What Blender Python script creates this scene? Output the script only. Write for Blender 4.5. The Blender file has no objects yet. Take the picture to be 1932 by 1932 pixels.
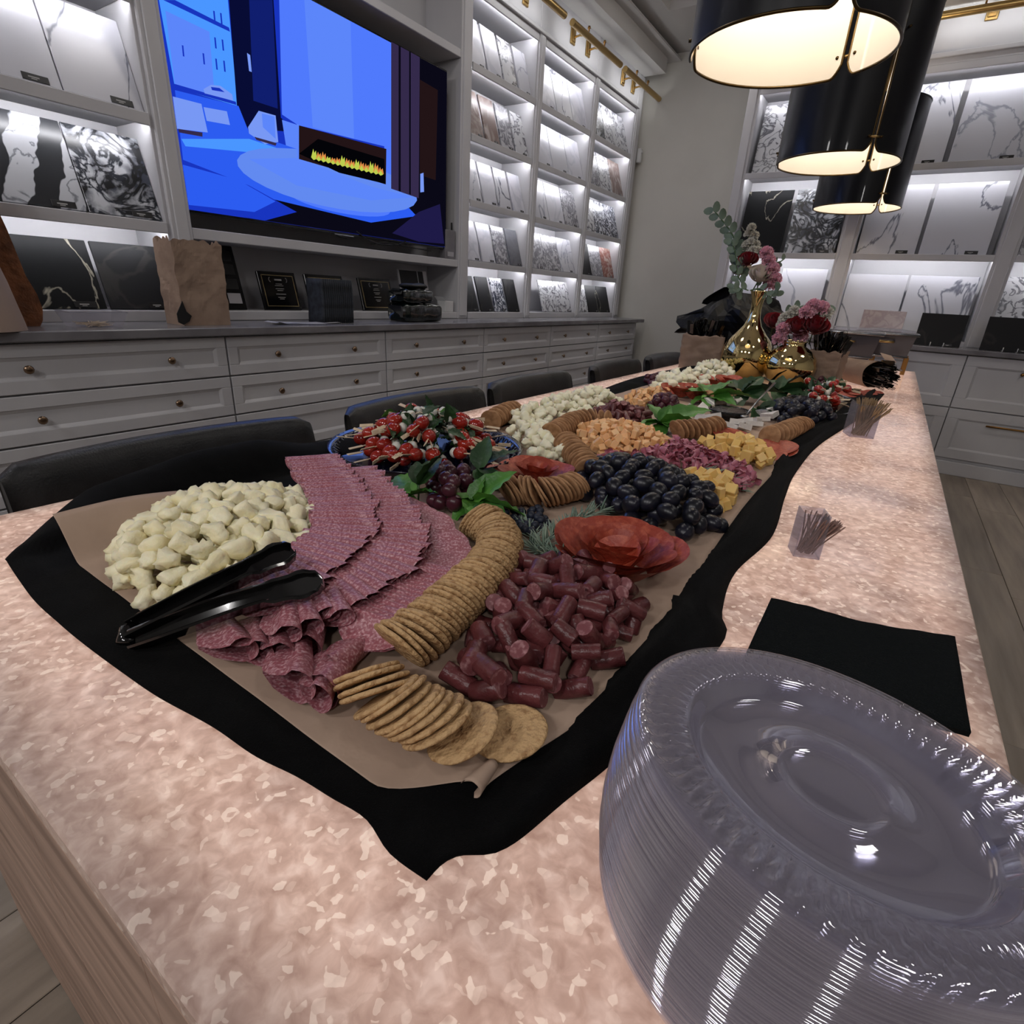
import bpy, math, random
from math import sin, cos, pi, radians, sqrt, hypot, atan2, exp
from mathutils import Vector, Matrix, Euler, noise
RND = random.Random(7)
SC = bpy.context.scene
COL = SC.collection
# ------------------------------------------------------------------ camera, world, exposure
FPX, YAW, PITCH, ROLL = 1023.64, radians(32.789), radians(22.073), radians(3.3145)
CZ = 1.12
fwd = Vector((-sin(YAW) * cos(PITCH), cos(YAW) * cos(PITCH), -sin(PITCH)))
rgt = Vector((cos(YAW), sin(YAW), 0))
upv = rgt.cross(fwd)
R2 = cos(ROLL) * rgt + sin(ROLL) * upv
U2 = -sin(ROLL) * rgt + cos(ROLL) * upv
cam_d = bpy.data.cameras.new('camera')
cam = bpy.data.objects.new('camera', cam_d)
COL.objects.link(cam)
cam_d.sensor_width = 36
cam_d.lens = FPX / 1932 * 36
cam_d.clip_start = 0.02
m = Matrix((R2, U2, -fwd)).transposed().to_4x4()
m.translation = Vector((0, 0, CZ))
cam.matrix_world = m
SC.camera = cam
SC.view_settings.view_transform = 'Standard'
SC.view_settings.look = 'None'
SC.view_settings.gamma = 1
SC.view_settings.exposure = 0.0
SC.view_settings.use_curve_mapping = False
cy = SC.cycles
cy.use_denoising = True
cy.max_bounces = 6
cy.diffuse_bounces = 3
cy.glossy_bounces = 3
cy.transmission_bounces = 4
cy.transparent_max_bounces = 12
cy.caustics_reflective = False
cy.caustics_refractive = False
cy.sample_clamp_indirect = 4
cy.use_adaptive_sampling = True
cy.adaptive_threshold = 0.03
W = bpy.data.worlds.new('room_ambient')
SC.world = W
W.use_nodes = True
W.node_tree.nodes['Background'].inputs[0].default_value = (0.8, 0.85, 1.0, 1)
W.node_tree.nodes['Background'].inputs[1].default_value = 0.05


def area(name, loc, rot, sx, sy, power, col=(1, 1, 1), cat='light', label=None, spread=None):
    d = bpy.data.lights.new(name, 'AREA')
    d.shape = 'RECTANGLE'; d.size = sx; d.size_y = sy; d.energy = power; d.color = col
    if spread: d.spread = spread
    o = bpy.data.objects.new(name, d); COL.objects.link(o)
    o.location = loc; o.rotation_euler = rot
    return o


# unseen ceiling lights over the aisles of the showroom
for (lx, ly) in ((-1.9, 2.0), (-1.55, 3.5), (-1.55, 5.2), (1.3, 0.9), (1.3, 3.0)):
    area('unseen_light', (lx, ly, 3.36), (0, 0, 0), 0.35, 0.35, 7, (1.0, 0.95, 0.9))
for lx in (-1.8, -0.3, 1.3):  # added fill lights, tilted forward from behind the camera
    area('unseen_light', (lx, -2.0, 2.9), (radians(48), 0, 0), 0.28, 0.28, 17, (1.0, 0.97, 0.96))


# ------------------------------------------------------------------ survey helpers: sight lines cut by real planes
def ray(px, py):
    return R2 * ((px - 966) / FPX) - U2 * ((py - 966) / FPX) + fwd


def T(px, py, h=0.0):                       # point at height h above the table top
    v = ray(px, py)
    k = (CZ - 0.76 - h) / -v.z
    return Vector((v.x * k, v.y * k, 0.76 + h))


def atx(px, py, X):
    v = ray(px, py); k = X / v.x
    return Vector((X, v.y * k, CZ + v.z * k))


def aty(px, py, Y):
    v = ray(px, py); k = Y / v.y
    return Vector((v.x * k, Y, CZ + v.z * k))


# ------------------------------------------------------------------ materials
def lin(c):
    return tuple(((x / 255) / 12.92 if x / 255 <= 0.04045 else ((x / 255 + 0.055) / 1.055) ** 2.4) for x in c) + (1,)


MATS = {}


def P(name, c1, c2=None, sc=8.0, rough=0.5, metal=0.0, bump=0.0, bsc=None, spec=0.5, coat=0.0, trans=0.0, ior=1.45,
      sss=0.0, em=None, ems=0.0, stretch=None, lo=0.4, hi=0.6, rnd=0.0, alpha=1.0, detail=4.0, sheen=0.0):
    m = bpy.data.materials.new(name); m.use_nodes = True
    nt = m.node_tree; N = nt.nodes; L = nt.links
    b = N['Principled BSDF']
    b.inputs['Base Color'].default_value = lin(c1)
    b.inputs['Roughness'].default_value = rough
    b.inputs['Metallic'].default_value = metal
    b.inputs['Specular IOR Level'].default_value = spec
    b.inputs['IOR'].default_value = ior
    b.inputs['Transmission Weight'].default_value = trans
    b.inputs['Coat Weight'].default_value = coat
    b.inputs['Alpha'].default_value = alpha
    b.inputs['Sheen Weight'].default_value = sheen
    if sss:
        b.inputs['Subsurface Weight'].default_value = sss
        b.inputs['Subsurface Scale'].default_value = 0.01
    tc = N.new('ShaderNodeTexCoord'); vec = tc.outputs['Object']
    if stretch:
        mp = N.new('ShaderNodeMapping'); mp.inputs['Scale'].default_value = stretch
        L.new(vec, mp.inputs[0]); vec = mp.outputs[0]
    if c2 is not None:
        nz = N.new('ShaderNodeTexNoise'); nz.inputs['Scale'].default_value = sc; nz.inputs['Detail'].default_value = detail
        L.new(vec, nz.inputs['Vector'])
        cr = N.new('ShaderNodeValToRGB'); cr.color_ramp.elements[0].position = lo; cr.color_ramp.elements[1].position = hi
        cr.color_ramp.elements[0].color = lin(c1); cr.color_ramp.elements[1].color = lin(c2)
        L.new(nz.outputs[0], cr.inputs[0]); col = cr.outputs[0]
        if rnd:
            oi = N.new('ShaderNodeObjectInfo'); hs = N.new('ShaderNodeHueSaturation')
            mr = N.new('ShaderNodeMapRange'); mr.inputs[3].default_value = 1 - rnd; mr.inputs[4].default_value = 1 + rnd
            L.new(oi.outputs['Random'], mr.inputs[0]); L.new(mr.outputs[0], hs.inputs['Value']); L.new(col, hs.inputs['Color'])
            col = hs.outputs[0]
        L.new(col, b.inputs['Base Color'])
    if bump:
        nb = N.new('ShaderNodeTexNoise'); nb.inputs['Scale'].default_value = bsc or sc; nb.inputs['Detail'].default_value = 3
        L.new(vec, nb.inputs['Vector'])
        bp = N.new('ShaderNodeBump'); bp.inputs['Strength'].default_value = bump; bp.inputs['Distance'].default_value = 0.01
        L.new(nb.outputs[0], bp.inputs['Height']); L.new(bp.outputs[0], b.inputs['Normal'])
    if em:
        b.inputs['Emission Color'].default_value = lin(em); b.inputs['Emission Strength'].default_value = ems
    MATS[name] = m
    return m


def E(name, c, s):
    m = bpy.data.materials.new(name); m.use_nodes = True
    nt = m.node_tree; nt.nodes.clear()
    o = nt.nodes.new('ShaderNodeOutputMaterial'); e = nt.nodes.new('ShaderNodeEmission')
    e.inputs[0].default_value = lin(c); e.inputs[1].default_value = s
    nt.links.new(e.outputs[0], o.inputs[0]); MATS[name] = m
    return m


def marble(name, base, vein, sc=3.0, width=0.03, dist=1.2, fine=0.0, rough=0.25, cloud=None, seed=0.0, stretch=(1, 1, 1)):
    """stone: base colour crossed by veins where a warped noise passes its middle value"""
    m = bpy.data.materials.new(name); m.use_nodes = True
    nt = m.node_tree; N = nt.nodes; L = nt.links; b = N['Principled BSDF']
    tc = N.new('ShaderNodeTexCoord'); oi = N.new('ShaderNodeObjectInfo')
    ml = N.new('ShaderNodeMath'); ml.operation = 'MULTIPLY_ADD'; ml.inputs[1].default_value = 37.0; ml.inputs[2].default_value = seed
    L.new(oi.outputs['Random'], ml.inputs[0])
    mp = N.new('ShaderNodeMapping'); mp.inputs['Scale'].default_value = stretch
    L.new(tc.outputs['Object'], mp.inputs[0])
    ad = N.new('ShaderNodeVectorMath'); ad.operation = 'ADD'; L.new(mp.outputs[0], ad.inputs[0]); L.new(ml.outputs[0], ad.inputs[1])
    nz = N.new('ShaderNodeTexNoise'); nz.inputs['Scale'].default_value = sc; nz.inputs['Detail'].default_value = 6
    nz.inputs['Distortion'].default_value = dist
    L.new(ad.outputs[0], nz.inputs['Vector'])
    s = N.new('ShaderNodeMath'); s.operation = 'SUBTRACT'; s.inputs[1].default_value = 0.5; L.new(nz.outputs[0], s.inputs[0])
    a = N.new('ShaderNodeMath'); a.operation = 'ABSOLUTE'; L.new(s.outputs[0], a.inputs[0])
    cr = N.new('ShaderNodeValToRGB'); e = cr.color_ramp.elements
    e[0].position = width * 0.25; e[0].color = lin(vein); e[1].position = width; e[1].color = lin(base)
    L.new(a.outputs[0], cr.inputs[0]); col = cr.outputs[0]
    if cloud:
        n2 = N.new('ShaderNodeTexNoise'); n2.inputs['Scale'].default_value = sc * 1.6; n2.inputs['Detail'].default_value = 5
        L.new(ad.outputs[0], n2.inputs['Vector'])
        c2 = N.new('ShaderNodeValToRGB'); c2.color_ramp.elements[0].position = 0.42; c2.color_ramp.elements[1].position = 0.62
        c2.color_ramp.elements[0].color = (1, 1, 1, 1); c2.color_ramp.elements[1].color = lin(cloud)
        L.new(n2.outputs[0], c2.inputs[0])
        mx = N.new('ShaderNodeMix'); mx.data_type = 'RGBA'; mx.blend_type = 'MULTIPLY'; mx.inputs[0].default_value = 1
        L.new(col, mx.inputs[6]); L.new(c2.outputs[0], mx.inputs[7]); col = mx.outputs[2]
    L.new(col, b.inputs['Base Color']); b.inputs['Roughness'].default_value = rough
    MATS[name] = m
    return m


# ------------------------------------------------------------------ mesh builder
class MB:
    def __init__(s):
        s.v = []; s.f = []; s.mi = []; s.cur = 0

    def add(s, vs, fs):
        n = len(s.v); s.v += [Vector(v) for v in vs]
        for f in fs:
            s.f.append([i + n for i in f]); s.mi.append(s.cur)
        return s

    def box(s, x0, x1, y0, y1, z0, z1, b=0.0):
        if x0 > x1: x0, x1 = x1, x0
        if y0 > y1: y0, y1 = y1, y0
        if z0 > z1: z0, z1 = z1, z0
        if not b:
            vs = [(x, y, z) for x in (x0, x1) for y in (y0, y1) for z in (z0, z1)]
            return s.add(vs, [(0, 1, 3, 2), (4, 6, 7, 5), (0, 4, 5, 1), (2, 3, 7, 6), (0, 2, 6, 4), (1, 5, 7, 3)])
        X = (x0, x1); Y = (y0, y1); Z = (z0, z1); vs = []; idx = {}
        for i in (0, 1):
            for j in (0, 1):
                for k in (0, 1):
                    sx = b if i == 0 else -b; sy = b if j == 0 else -b; sz = b if k == 0 else -b
                    idx[i, j, k] = len(vs)
                    vs += [(X[i], Y[j] + sy, Z[k] + sz), (X[i] + sx, Y[j], Z[k] + sz), (X[i] + sx, Y[j] + sy, Z[k])]
        fs = []
        q = lambda i, j, k, a: idx[i, j, k] + a
        for i in (0, 1):
            r = [q(i, 0, 0, 0), q(i, 1, 0, 0), q(i, 1, 1, 0), q(i, 0, 1, 0)]
            fs.append(r if i else r[::-1])
            r = [q(0, i, 0, 1), q(0, i, 1, 1), q(1, i, 1, 1), q(1, i, 0, 1)]
            fs.append(r if i else r[::-1])
            r = [q(0, 0, i, 2), q(1, 0, i, 2), q(1, 1, i, 2), q(0, 1, i, 2)]
            fs.append(r if i else r[::-1])
        for i in (0, 1):
            for j in (0, 1):
                r = [q(i, j, 0, 0), q(i, j, 1, 0), q(i, j, 1, 1), q(i, j, 0, 1)]
                fs.append(r if (i + j) % 2 else r[::-1])
                r = [q(i, 0, j, 0), q(i, 0, j, 2), q(i, 1, j, 2), q(i, 1, j, 0)]
                fs.append(r if (i + j) % 2 else r[::-1])
                r = [q(0, i, j, 1), q(1, i, j, 1), q(1, i, j, 2), q(0, i, j, 2)]
                fs.append(r if (i + j) % 2 else r[::-1])
                for k in (0, 1):
                    t = [q(i, j, k, 0), q(i, j, k, 1), q(i, j, k, 2)]
                    fs.append(t if (i + j + k) % 2 else t[::-1])
        return s.add(vs, fs)

    def ring(s, rings, close=True, caps=True):
        n = len(rings[0]); vs = [v for r in rings for v in r]; fs = []
        for i in range(len(rings) - 1):
            for j in range(n if close else n - 1):
                k = (j + 1) % n
                fs.append((i * n + j, i * n + k, (i + 1) * n + k, (i + 1) * n + j))
        if caps:
            fs.append(tuple(range(n))[::-1]); fs.append(tuple((len(rings) - 1) * n + j for j in range(n)))
        return s.add(vs, fs)

    def tube(s, pts, rad, n=8, caps=True, flat=1.0):
        pts = [Vector(p) for p in pts]; rings = []
        up = None
        for i, p in enumerate(pts):
            d = (pts[min(i + 1, len(pts) - 1)] - pts[max(i - 1, 0)]).normalized()
            if up is None:
                up = Vector((0, 0, 1)) if abs(d.z) < 0.9 else Vector((1, 0, 0))
            a = d.cross(up)
            a = a.normalized() if a.length > 1e-6 else Vector((1, 0, 0))
            u = a.cross(d).normalized(); up = u
            r = rad[i] if isinstance(rad, (list, tuple)) else rad
            rings.append([p + a * (r * cos(2 * pi * k / n)) + u * (r * flat * sin(2 * pi * k / n)) for k in range(n)])
        return s.ring(rings, True, caps)

    def lathe(s, prof, n=32, c=(0, 0, 0), caps=False):
        c = Vector(c)
        return s.ring([[c + Vector((r * cos(2 * pi * k / n), r * sin(2 * pi * k / n), z)) for k in range(n)] for r, z in prof], True, caps)

    def grid(s, fn, nu, nv, cu=False, cv=False):
        vs = [fn(i / (nu - (0 if cu else 1)), j / (nv - (0 if cv else 1))) for i in range(nu) for j in range(nv)]
        fs = []
        for i in range(nu if cu else nu - 1):
            for j in range(nv if cv else nv - 1):
                a, b_ = (i + 1) % nu, (j + 1) % nv
                fs.append((i * nv + j, a * nv + j, a * nv + b_, i * nv + b_))
        return s.add(vs, fs)

    def ell(s, c, r, n=12, m_=8, wob=0.0, seed=0):
        c = Vector(c)
        def fn(u, v):
            th = pi * min(max(v, 0.001), 0.999); ph = 2 * pi * u
            d = Vector((sin(th) * cos(ph), sin(th) * sin(ph), cos(th)))
            w = 1 + wob * noise.noise(d * 1.7 + Vector((seed * 3.1, seed, 0))) if wob else 1
            return c + Vector((d.x * r[0] * w, d.y * r[1] * w, d.z * r[2] * w))
        return s.grid(fn, n, m_, True, False)

    def xf(s, M, start=0):
        for i in range(start, len(s.v)):
            s.v[i] = M @ s.v[i]
        return s

    def mesh(s, name, mat, smooth=False, org=(0, 0, 0), solid=0.0):
        me = bpy.data.meshes.new(name); o = Vector(org)
        me.from_pydata([v - o for v in s.v], [], s.f)
        ms = mat if isinstance(mat, (list, tuple)) else [mat]
        for k in ms:
            me.materials.append(MATS[k] if isinstance(k, str) else k)
        if len(ms) > 1:
            me.polygons.foreach_set('material_index', s.mi)
        if smooth:
            me.polygons.foreach_set('use_smooth', [True] * len(me.polygons))
        if smooth == 'auto':
            me.set_sharp_from_angle(angle=radians(35))
        me.update()
        return me


def link(name, me, parent=None, M=None):
    o = bpy.data.objects.new(name, me); COL.objects.link(o)
    if parent is not None: o.parent = parent
    if M is not None: o.matrix_local = M
    return o


def tag(o, label=None, cat=None, group=None, kind=None):
    if label: o['label'] = label
    if cat: o['category'] = cat
    if group: o['group'] = group
    if kind: o['kind'] = kind
    return o


def thing(name, label, cat, loc=(0, 0, 0), group=None, rot=(0, 0, 0)):
    o = bpy.data.objects.new(name, None); COL.objects.link(o)
    o.empty_display_size = 0.05
    o.location = loc; o.rotation_euler = rot
    return tag(o, label, cat, group)


def part(name, mb, mat, parent, smooth=False, world=True, label=None, kind=None):
    """mesh built in world coordinates (world=True) or in the parent's own"""
    org = (0, 0, 0)
    if world:
        q = parent
        org = Vector((0, 0, 0))
        while q is not None:
            org = org + q.location; q = q.parent
    o = link(name, mb.mesh(name, mat, smooth, org), parent)
    if label: o['label'] = label
    if kind: o['kind'] = kind
    return o


def solo(name, label, cat, mb, mat, smooth=False, org=(0, 0, 0), group=None):
    o = link(name, mb.mesh(name, mat, smooth, org)); o.location = org
    return tag(o, label, cat, group)


def struct(name, mb, mat, smooth=False):
    return tag(link(name, mb.mesh(name, mat, smooth)), kind='structure')


def copy_tree(o, parent=None):
    c = o.copy(); COL.objects.link(c)
    if parent is not None: c.parent = parent
    for ch in list(o.children):
        if ch.name in SC.objects: copy_tree(ch, c)
    return c


def rotm(rx=0, ry=0, rz=0):
    return Euler((rx, ry, rz)).to_matrix().to_4x4()


def trs(loc, R=None, s=1.0):
    return Matrix.Translation(Vector(loc)) @ (R if R is not None else Matrix()) @ Matrix.Scale(s, 4)


def frame(x, y, z):
    return Matrix((Vector(x).normalized(), Vector(y).normalized(), Vector(z).normalized())).transposed().to_4x4()


def sstep(a, b, x):
    t = min(max((x - a) / (b - a), 0), 1)
    return t * t * (3 - 2 * t)


def polylen(pts):
    L = [0]
    for a, b in zip(pts, pts[1:]): L.append(L[-1] + (b - a).length)
    return L


def along(pts, t):
    """point and unit direction at fraction t of a smooth curve through pts"""
    L = polylen(pts); s = t * L[-1]
    i = 0
    while i < len(pts) - 2 and L[i + 1] < s: i += 1
    u = (s - L[i]) / max(L[i + 1] - L[i], 1e-9)
    p0 = pts[max(i - 1, 0)]; p1 = pts[i]; p2 = pts[i + 1]; p3 = pts[min(i + 2, len(pts) - 1)]
    q = 0.5 * ((2 * p1) + (p2 - p0) * u + (2 * p0 - 5 * p1 + 4 * p2 - p3) * u * u + (3 * p1 - p0 - 3 * p2 + p3) * u ** 3)
    d = 0.5 * ((p2 - p0) + 2 * (2 * p0 - 5 * p1 + 4 * p2 - p3) * u + 3 * (3 * p1 - p0 - 3 * p2 + p3) * u * u)
    return q, (d.normalized() if d.length > 1e-9 else (p2 - p1).normalized())


# ------------------------------------------------------------------ shared materials
P('paint', (196, 195, 198), (190, 189, 193), 2.5, rough=0.42, spec=0.4)
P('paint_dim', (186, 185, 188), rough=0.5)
P('wall_paint', (206, 203, 196), (200, 197, 190), 1.5, rough=0.7, bump=0.05, bsc=160)
P('ceiling_paint', (196, 194, 192), rough=0.8)
P('counter_stone', (124, 122, 126), (108, 106, 110), 6, rough=0.22)
P('brass', (188, 158, 104), rough=0.3, metal=1.0)
P('polished_gold', (222, 200, 144), rough=0.06, metal=1.0)
P('aged_brass', (140, 104, 60), rough=0.35, metal=1.0)
P('napkin_dark', (44, 48, 56), (26, 29, 34), 30, rough=0.8)
P('knob_metal', (140, 118, 98), rough=0.3, metal=1.0)
P('steel', (150, 152, 156), rough=0.25, metal=1.0)
P('leather', (26, 27, 29), (34, 35, 37), 20, rough=0.38, bump=0.15, bsc=260)
P('black_plastic', (9, 9, 10), rough=0.12, coat=0.4)
P('matte_black', (14, 14, 15), rough=0.6)
P('tv_black', (8, 8, 10), rough=0.2)
P('cloth_black', (5, 5, 6), (9, 9, 10), 30, rough=0.95, bump=0.3, bsc=900, spec=0.1, sheen=0.02)
P('napkin_black', (10, 15, 16), rough=0.9, bump=0.4, bsc=500, spec=0.15)
P('kraft', (152, 130, 114), (142, 120, 105), 14, rough=0.85, bump=0.12, bsc=60, spec=0.2)
P('parchment', (180, 156, 138), (166, 142, 125), 9, rough=0.65, bump=0.1, bsc=40, spec=0.3, lo=0.35, hi=0.7)
P('wood_floor', (160, 148, 134), (118, 108, 98), 3.0, rough=0.45, stretch=(6, 0.6, 1), rnd=0.16, detail=8, lo=0.3, hi=0.75, bump=0.1, bsc=12)
P('wood_panel', (200, 168, 150), (146, 118, 104), 4.0, rough=0.4, stretch=(0.7, 6, 9), rnd=0.05, detail=9, lo=0.3, hi=0.7)
P('white_plastic', (206, 206, 206), rough=0.4)
P('paper_white', (170, 168, 172), rough=0.8)
P('tag_black', (12, 12, 13), rough=0.4)
P('tag_print', (150, 148, 146), rough=0.6)
P('joint_dark', (40, 36, 34), rough=0.9)
E('led', (250, 250, 255), 44.0)
E('led_soft', (250, 250, 250), 15.0)
E('bulb', (255, 238, 210), 26.0)
# ------------------------------------------------------------------ room shell
XW, YW, ZC = -3.09, 6.42, 3.40          # left wall, end wall, ceiling
m = MB(); m.box(XW - 0.1, 3.4, -2.6, YW + 0.1, -0.06, -0.004)
floor = struct('floor', m, 'joint_dark')
pm = MB(); pm.box(-0.099, 0.099, -0.7, 0.7, -0.004, 0.0, 0.0015)
plank_me = pm.mesh('plank', 'wood_floor')
for i in range(30):
    x = XW + 0.1 + i * 0.2
    y = -2.5 + RND.random() * 1.4
    while y < YW - 0.2:
        if y > -1.9:
            link('plank', plank_me, floor, Matrix.Translation((x, y, 0)))
        y += 1.402
m = MB(); m.box(XW - 0.1, XW, -2.6, YW + 0.1, 0, 3.7)
struct('wall_left', m, 'wall_paint')
m = MB(); m.box(XW, 3.4, YW, YW + 0.1, 0, 3.7)
struct('wall_back', m, 'wall_paint')
m = MB(); m.box(3.4, 3.5, -2.6, YW + 0.1, 0, 3.7)
struct('wall_right', m, 'wall_paint')
m = MB(); m.box(XW, 3.4, -2.7, -2.6, 0, 3.7)
struct('wall_front', m, 'wall_paint')
# ceiling with a raised tray and a lower soffit over each shelf wall
m = MB()
rx0, rx1, ry0, ry1 = -2.28, 1.7, 0.2, 5.55
m.box(XW, rx0, -2.6, YW, ZC, 3.7); m.box(rx1, 3.4, -2.6, YW, ZC, 3.7)
m.box(rx0, rx1, -2.6, ry0, ZC, 3.7); m.box(rx0, rx1, ry1, YW, ZC, 3.7)
m.box(rx0, rx1, ry0, ry1, 3.62, 3.7)
struct('ceiling', m, 'ceiling_paint')
m = MB(); m.box(XW, -2.54, -2.6, 6.30, 3.21, ZC); m.box(XW, -2.44, -2.6, YW, 3.33, 3.345)
struct('trim_1', m, 'ceiling_paint')
m = MB(); m.box(-1.50, 3.4, 5.15, YW, 3.03, ZC)
struct('trim_2', m, 'ceiling_paint')
m = MB(); m.box(-1.50, 3.4, 5.90, YW, 0, 3.03)
struct('wall_back_niche', m, 'wall_paint')

# ------------------------------------------------------------------ drawer cabinets along the left wall
XF = -2.43
yb = [-0.53, 0.42, 1.37, 2.32, 3.27, 4.22, 5.15, 6.12]
CABN = ['drawer cabinet at the left edge of the photo, under the rough stone slab',
        'drawer cabinet under the marble samples and the clear pick box',
        'drawer cabinet below the television, under the paper bag and first plaque',
        'drawer cabinet below the television, under the block of black napkins',
        'drawer cabinet under the bay of narrow samples beside the television',
        'drawer cabinet under the middle bay of pale samples',
        'drawer cabinet at the far end of the left wall']


def shaker(mb, x, y0, y1, z0, z1, t=0.02, fr=0.045, face=1):
    """frame and recessed panel with stepped moulding, face towards +x"""
    mb.box(x - t, x - 0.008, y0, y1, z0, z1)
    mb.box(x - 0.010, x, y0, y1, z1 - fr, z1, 0.002); mb.box(x - 0.010, x, y0, y1, z0, z0 + fr, 0.002)
    mb.box(x - 0.010, x, y0, y0 + fr, z0 + fr, z1 - fr, 0.002); mb.box(x - 0.010, x, y1 - fr, y1, z0 + fr, z1 - fr, 0.002)
    g = 0.012
    a0, a1, b0, b1 = y0 + fr, y1 - fr, z0 + fr, z1 - fr
    mb.add([(x - 0.001, a0, b0), (x - 0.001, a1, b0), (x - 0.001, a1, b1), (x - 0.001, a0, b1),
            (x - 0.008, a0 + g, b0 + g), (x - 0.008, a1 - g, b0 + g), (x - 0.008, a1 - g, b1 - g), (x - 0.008, a0 + g, b1 - g)],
           [(0, 1, 5, 4), (1, 2, 6, 5), (2, 3, 7, 6), (3, 0, 4, 7)])
    return mb


kb = MB()
kb.tube([(0, 0, 0), (0.010, 0, 0), (0.014, 0, 0)], [0.005, 0.005, 0.006], 8)
kb.tube([(0.013, 0, 0), (0.016, 0, 0), (0.022, 0, 0), (0.026, 0, 0)], [0.007, 0.014, 0.015, 0.009], 12)
knob_me = kb.mesh('knob', 'knob_metal', True)
for i in range(7):
    y0, y1 = yb[i], yb[i + 1]
    c = thing('drawer_cabinet', 'white painted ' + CABN[i], 'cabinet', ((XW + XF) / 2, (y0 + y1) / 2, 0), 'white drawer cabinets along the left wall')
    m = MB(); m.box(XW + 0.022, XF - 0.021, y0 + 0.001, y1 - 0.001, 0.10, 0.875)
    part('body', m, 'paint', c)
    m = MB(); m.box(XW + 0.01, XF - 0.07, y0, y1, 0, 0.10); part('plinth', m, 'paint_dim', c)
    for z0, z1 in ((0.703, 0.868), (0.527, 0.696), (0.320, 0.520), (0.110, 0.313)):
        m = shaker(MB(), XF, y0 + 0.004, y1 - 0.004, z0, z1)
        d = part('drawer', m, 'paint', c)
        w = y1 - y0
        for q in (0.25, 0.74):
            k = link('knob', knob_me, d)
            k.location = (XF - (XW + XF) / 2, y0 + w * q - (y0 + y1) / 2, (z0 + z1) / 2)
m = MB(); m.box(XW, -2.40, -0.6, 6.27, 0.875, 0.910, 0.004)
solo('left_countertop', 'long polished grey stone countertop on the left drawer cabinets', 'countertop', m, 'counter_stone', org=(-2.75, 3, 0.875))

# ------------------------------------------------------------------ shelving on the left wall
XS = -2.77
ZS = [0.955, 1.32, 1.72, 2.12, 2.52, 2.92]


def bay(name, label, y0, y1, zs, top=2.92):
    """open bookcase bay between y0 and y1 with a light strip under every shelf"""
    t = thing('display_bookcase', label, 'bookcase', ((XW + XS) / 2, (y0 + y1) / 2, 0.91), 'lit display bookcases on the left wall')
    m = MB(); m.box(XW + 0.002, XW + 0.02, y0, y1, 0.91, top + 0.05); part('back_panel', m, 'paint', t)
    for a, b_ in ((y0 - 0.0, y0 + 0.02), (y1 - 0.02, y1)):
        m = MB(); m.box(XW + 0.02, XS - 0.01, a, b_, 0.91, top + 0.05, 0.002); part('side_panel', m, 'paint', t)
    for k, z in enumerate(zs):
        m = MB(); m.box(XW + 0.02, XS - 0.012, y0 + 0.02, y1 - 0.02, z - 0.022, z, 0.002); m.box(XS - 0.012, XS, y0 + 0.02, y1 - 0.02, z - 0.045, z, 0.002)
        s = part('shelf', m, 'paint', t)
        if k > 0:
            m = MB(); m.box(XS - 0.0150, XS - 0.0125, y0 + 0.03, y1 - 0.03, z - 0.040, z - 0.024)
            part('light_strip', m, 'led', s)
    return t


bayL = bay('b', 'lit white display bookcase left of the television', 0.42, 1.39, ZS)
bayLL = bay('b', 'lit white display bookcase cut by the left edge of the photo', -0.55, 0.41, ZS)
bay1 = bay('b', 'lit white display bookcase directly right of the television', 3.49, 4.32, ZS)
bay2 = bay('b', 'middle one of the three lit bookcases right of the television', 4.38, 5.28, ZS)
bay3 = bay('b', 'lit display bookcase nearest the corner of the room', 5.34, 6.22, ZS)
# posts between the bays, frieze over them
for i, (a, b_, lb) in enumerate(((1.385, 1.475, 'left of the television'), (3.38, 3.49, 'right of the television'), (4.31, 4.39, 'between first and second lit bay'),
                             (5.27, 5.35, 'between second and third lit bay'), (6.21, 6.33, 'at the corner end of the shelves'))):
    m = MB(); m.box(XW, XS + 0.006, a, b_, 0.91, 3.21, 0.004); m.box(XS, XS + 0.014, a + 0.018, b_ - 0.018, 0.93, 2.92, 0.003)
    solo('pilaster', 'white moulded upright ' + lb, 'upright', m, 'paint', org=(XS, a, 0.91), group='white shelf uprights')
m = MB(); m.box(XW, XS, -0.6, 1.385, 2.92, 3.21); m.box(XW, XS, 3.49, 6.21, 2.921, 3.21); m.box(XS, XS + 0.02, 3.49, 6.25, 2.925, 2.95, 0.004)
m.box(XS, XS + 0.02, -0.6, 1.38, 2.925, 2.95, 0.004)
struct('trim_3', m, 'paint')
# television niche
t = thing('television_niche', 'open grey niche unit framing the television above the counter', 'shelf unit', ((XW + XS) / 2, 2.43, 0.91))
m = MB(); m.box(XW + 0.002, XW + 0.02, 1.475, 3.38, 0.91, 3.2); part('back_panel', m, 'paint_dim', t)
for z0, z1 in ((0.911, 0.955), (1.265, 1.312), (2.50, 2.545)):
    m = MB(); m.box(XW + 0.02, XS, 1.475, 3.38, z0, z1, 0.003); part('shelf', m, 'paint', t)

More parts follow.
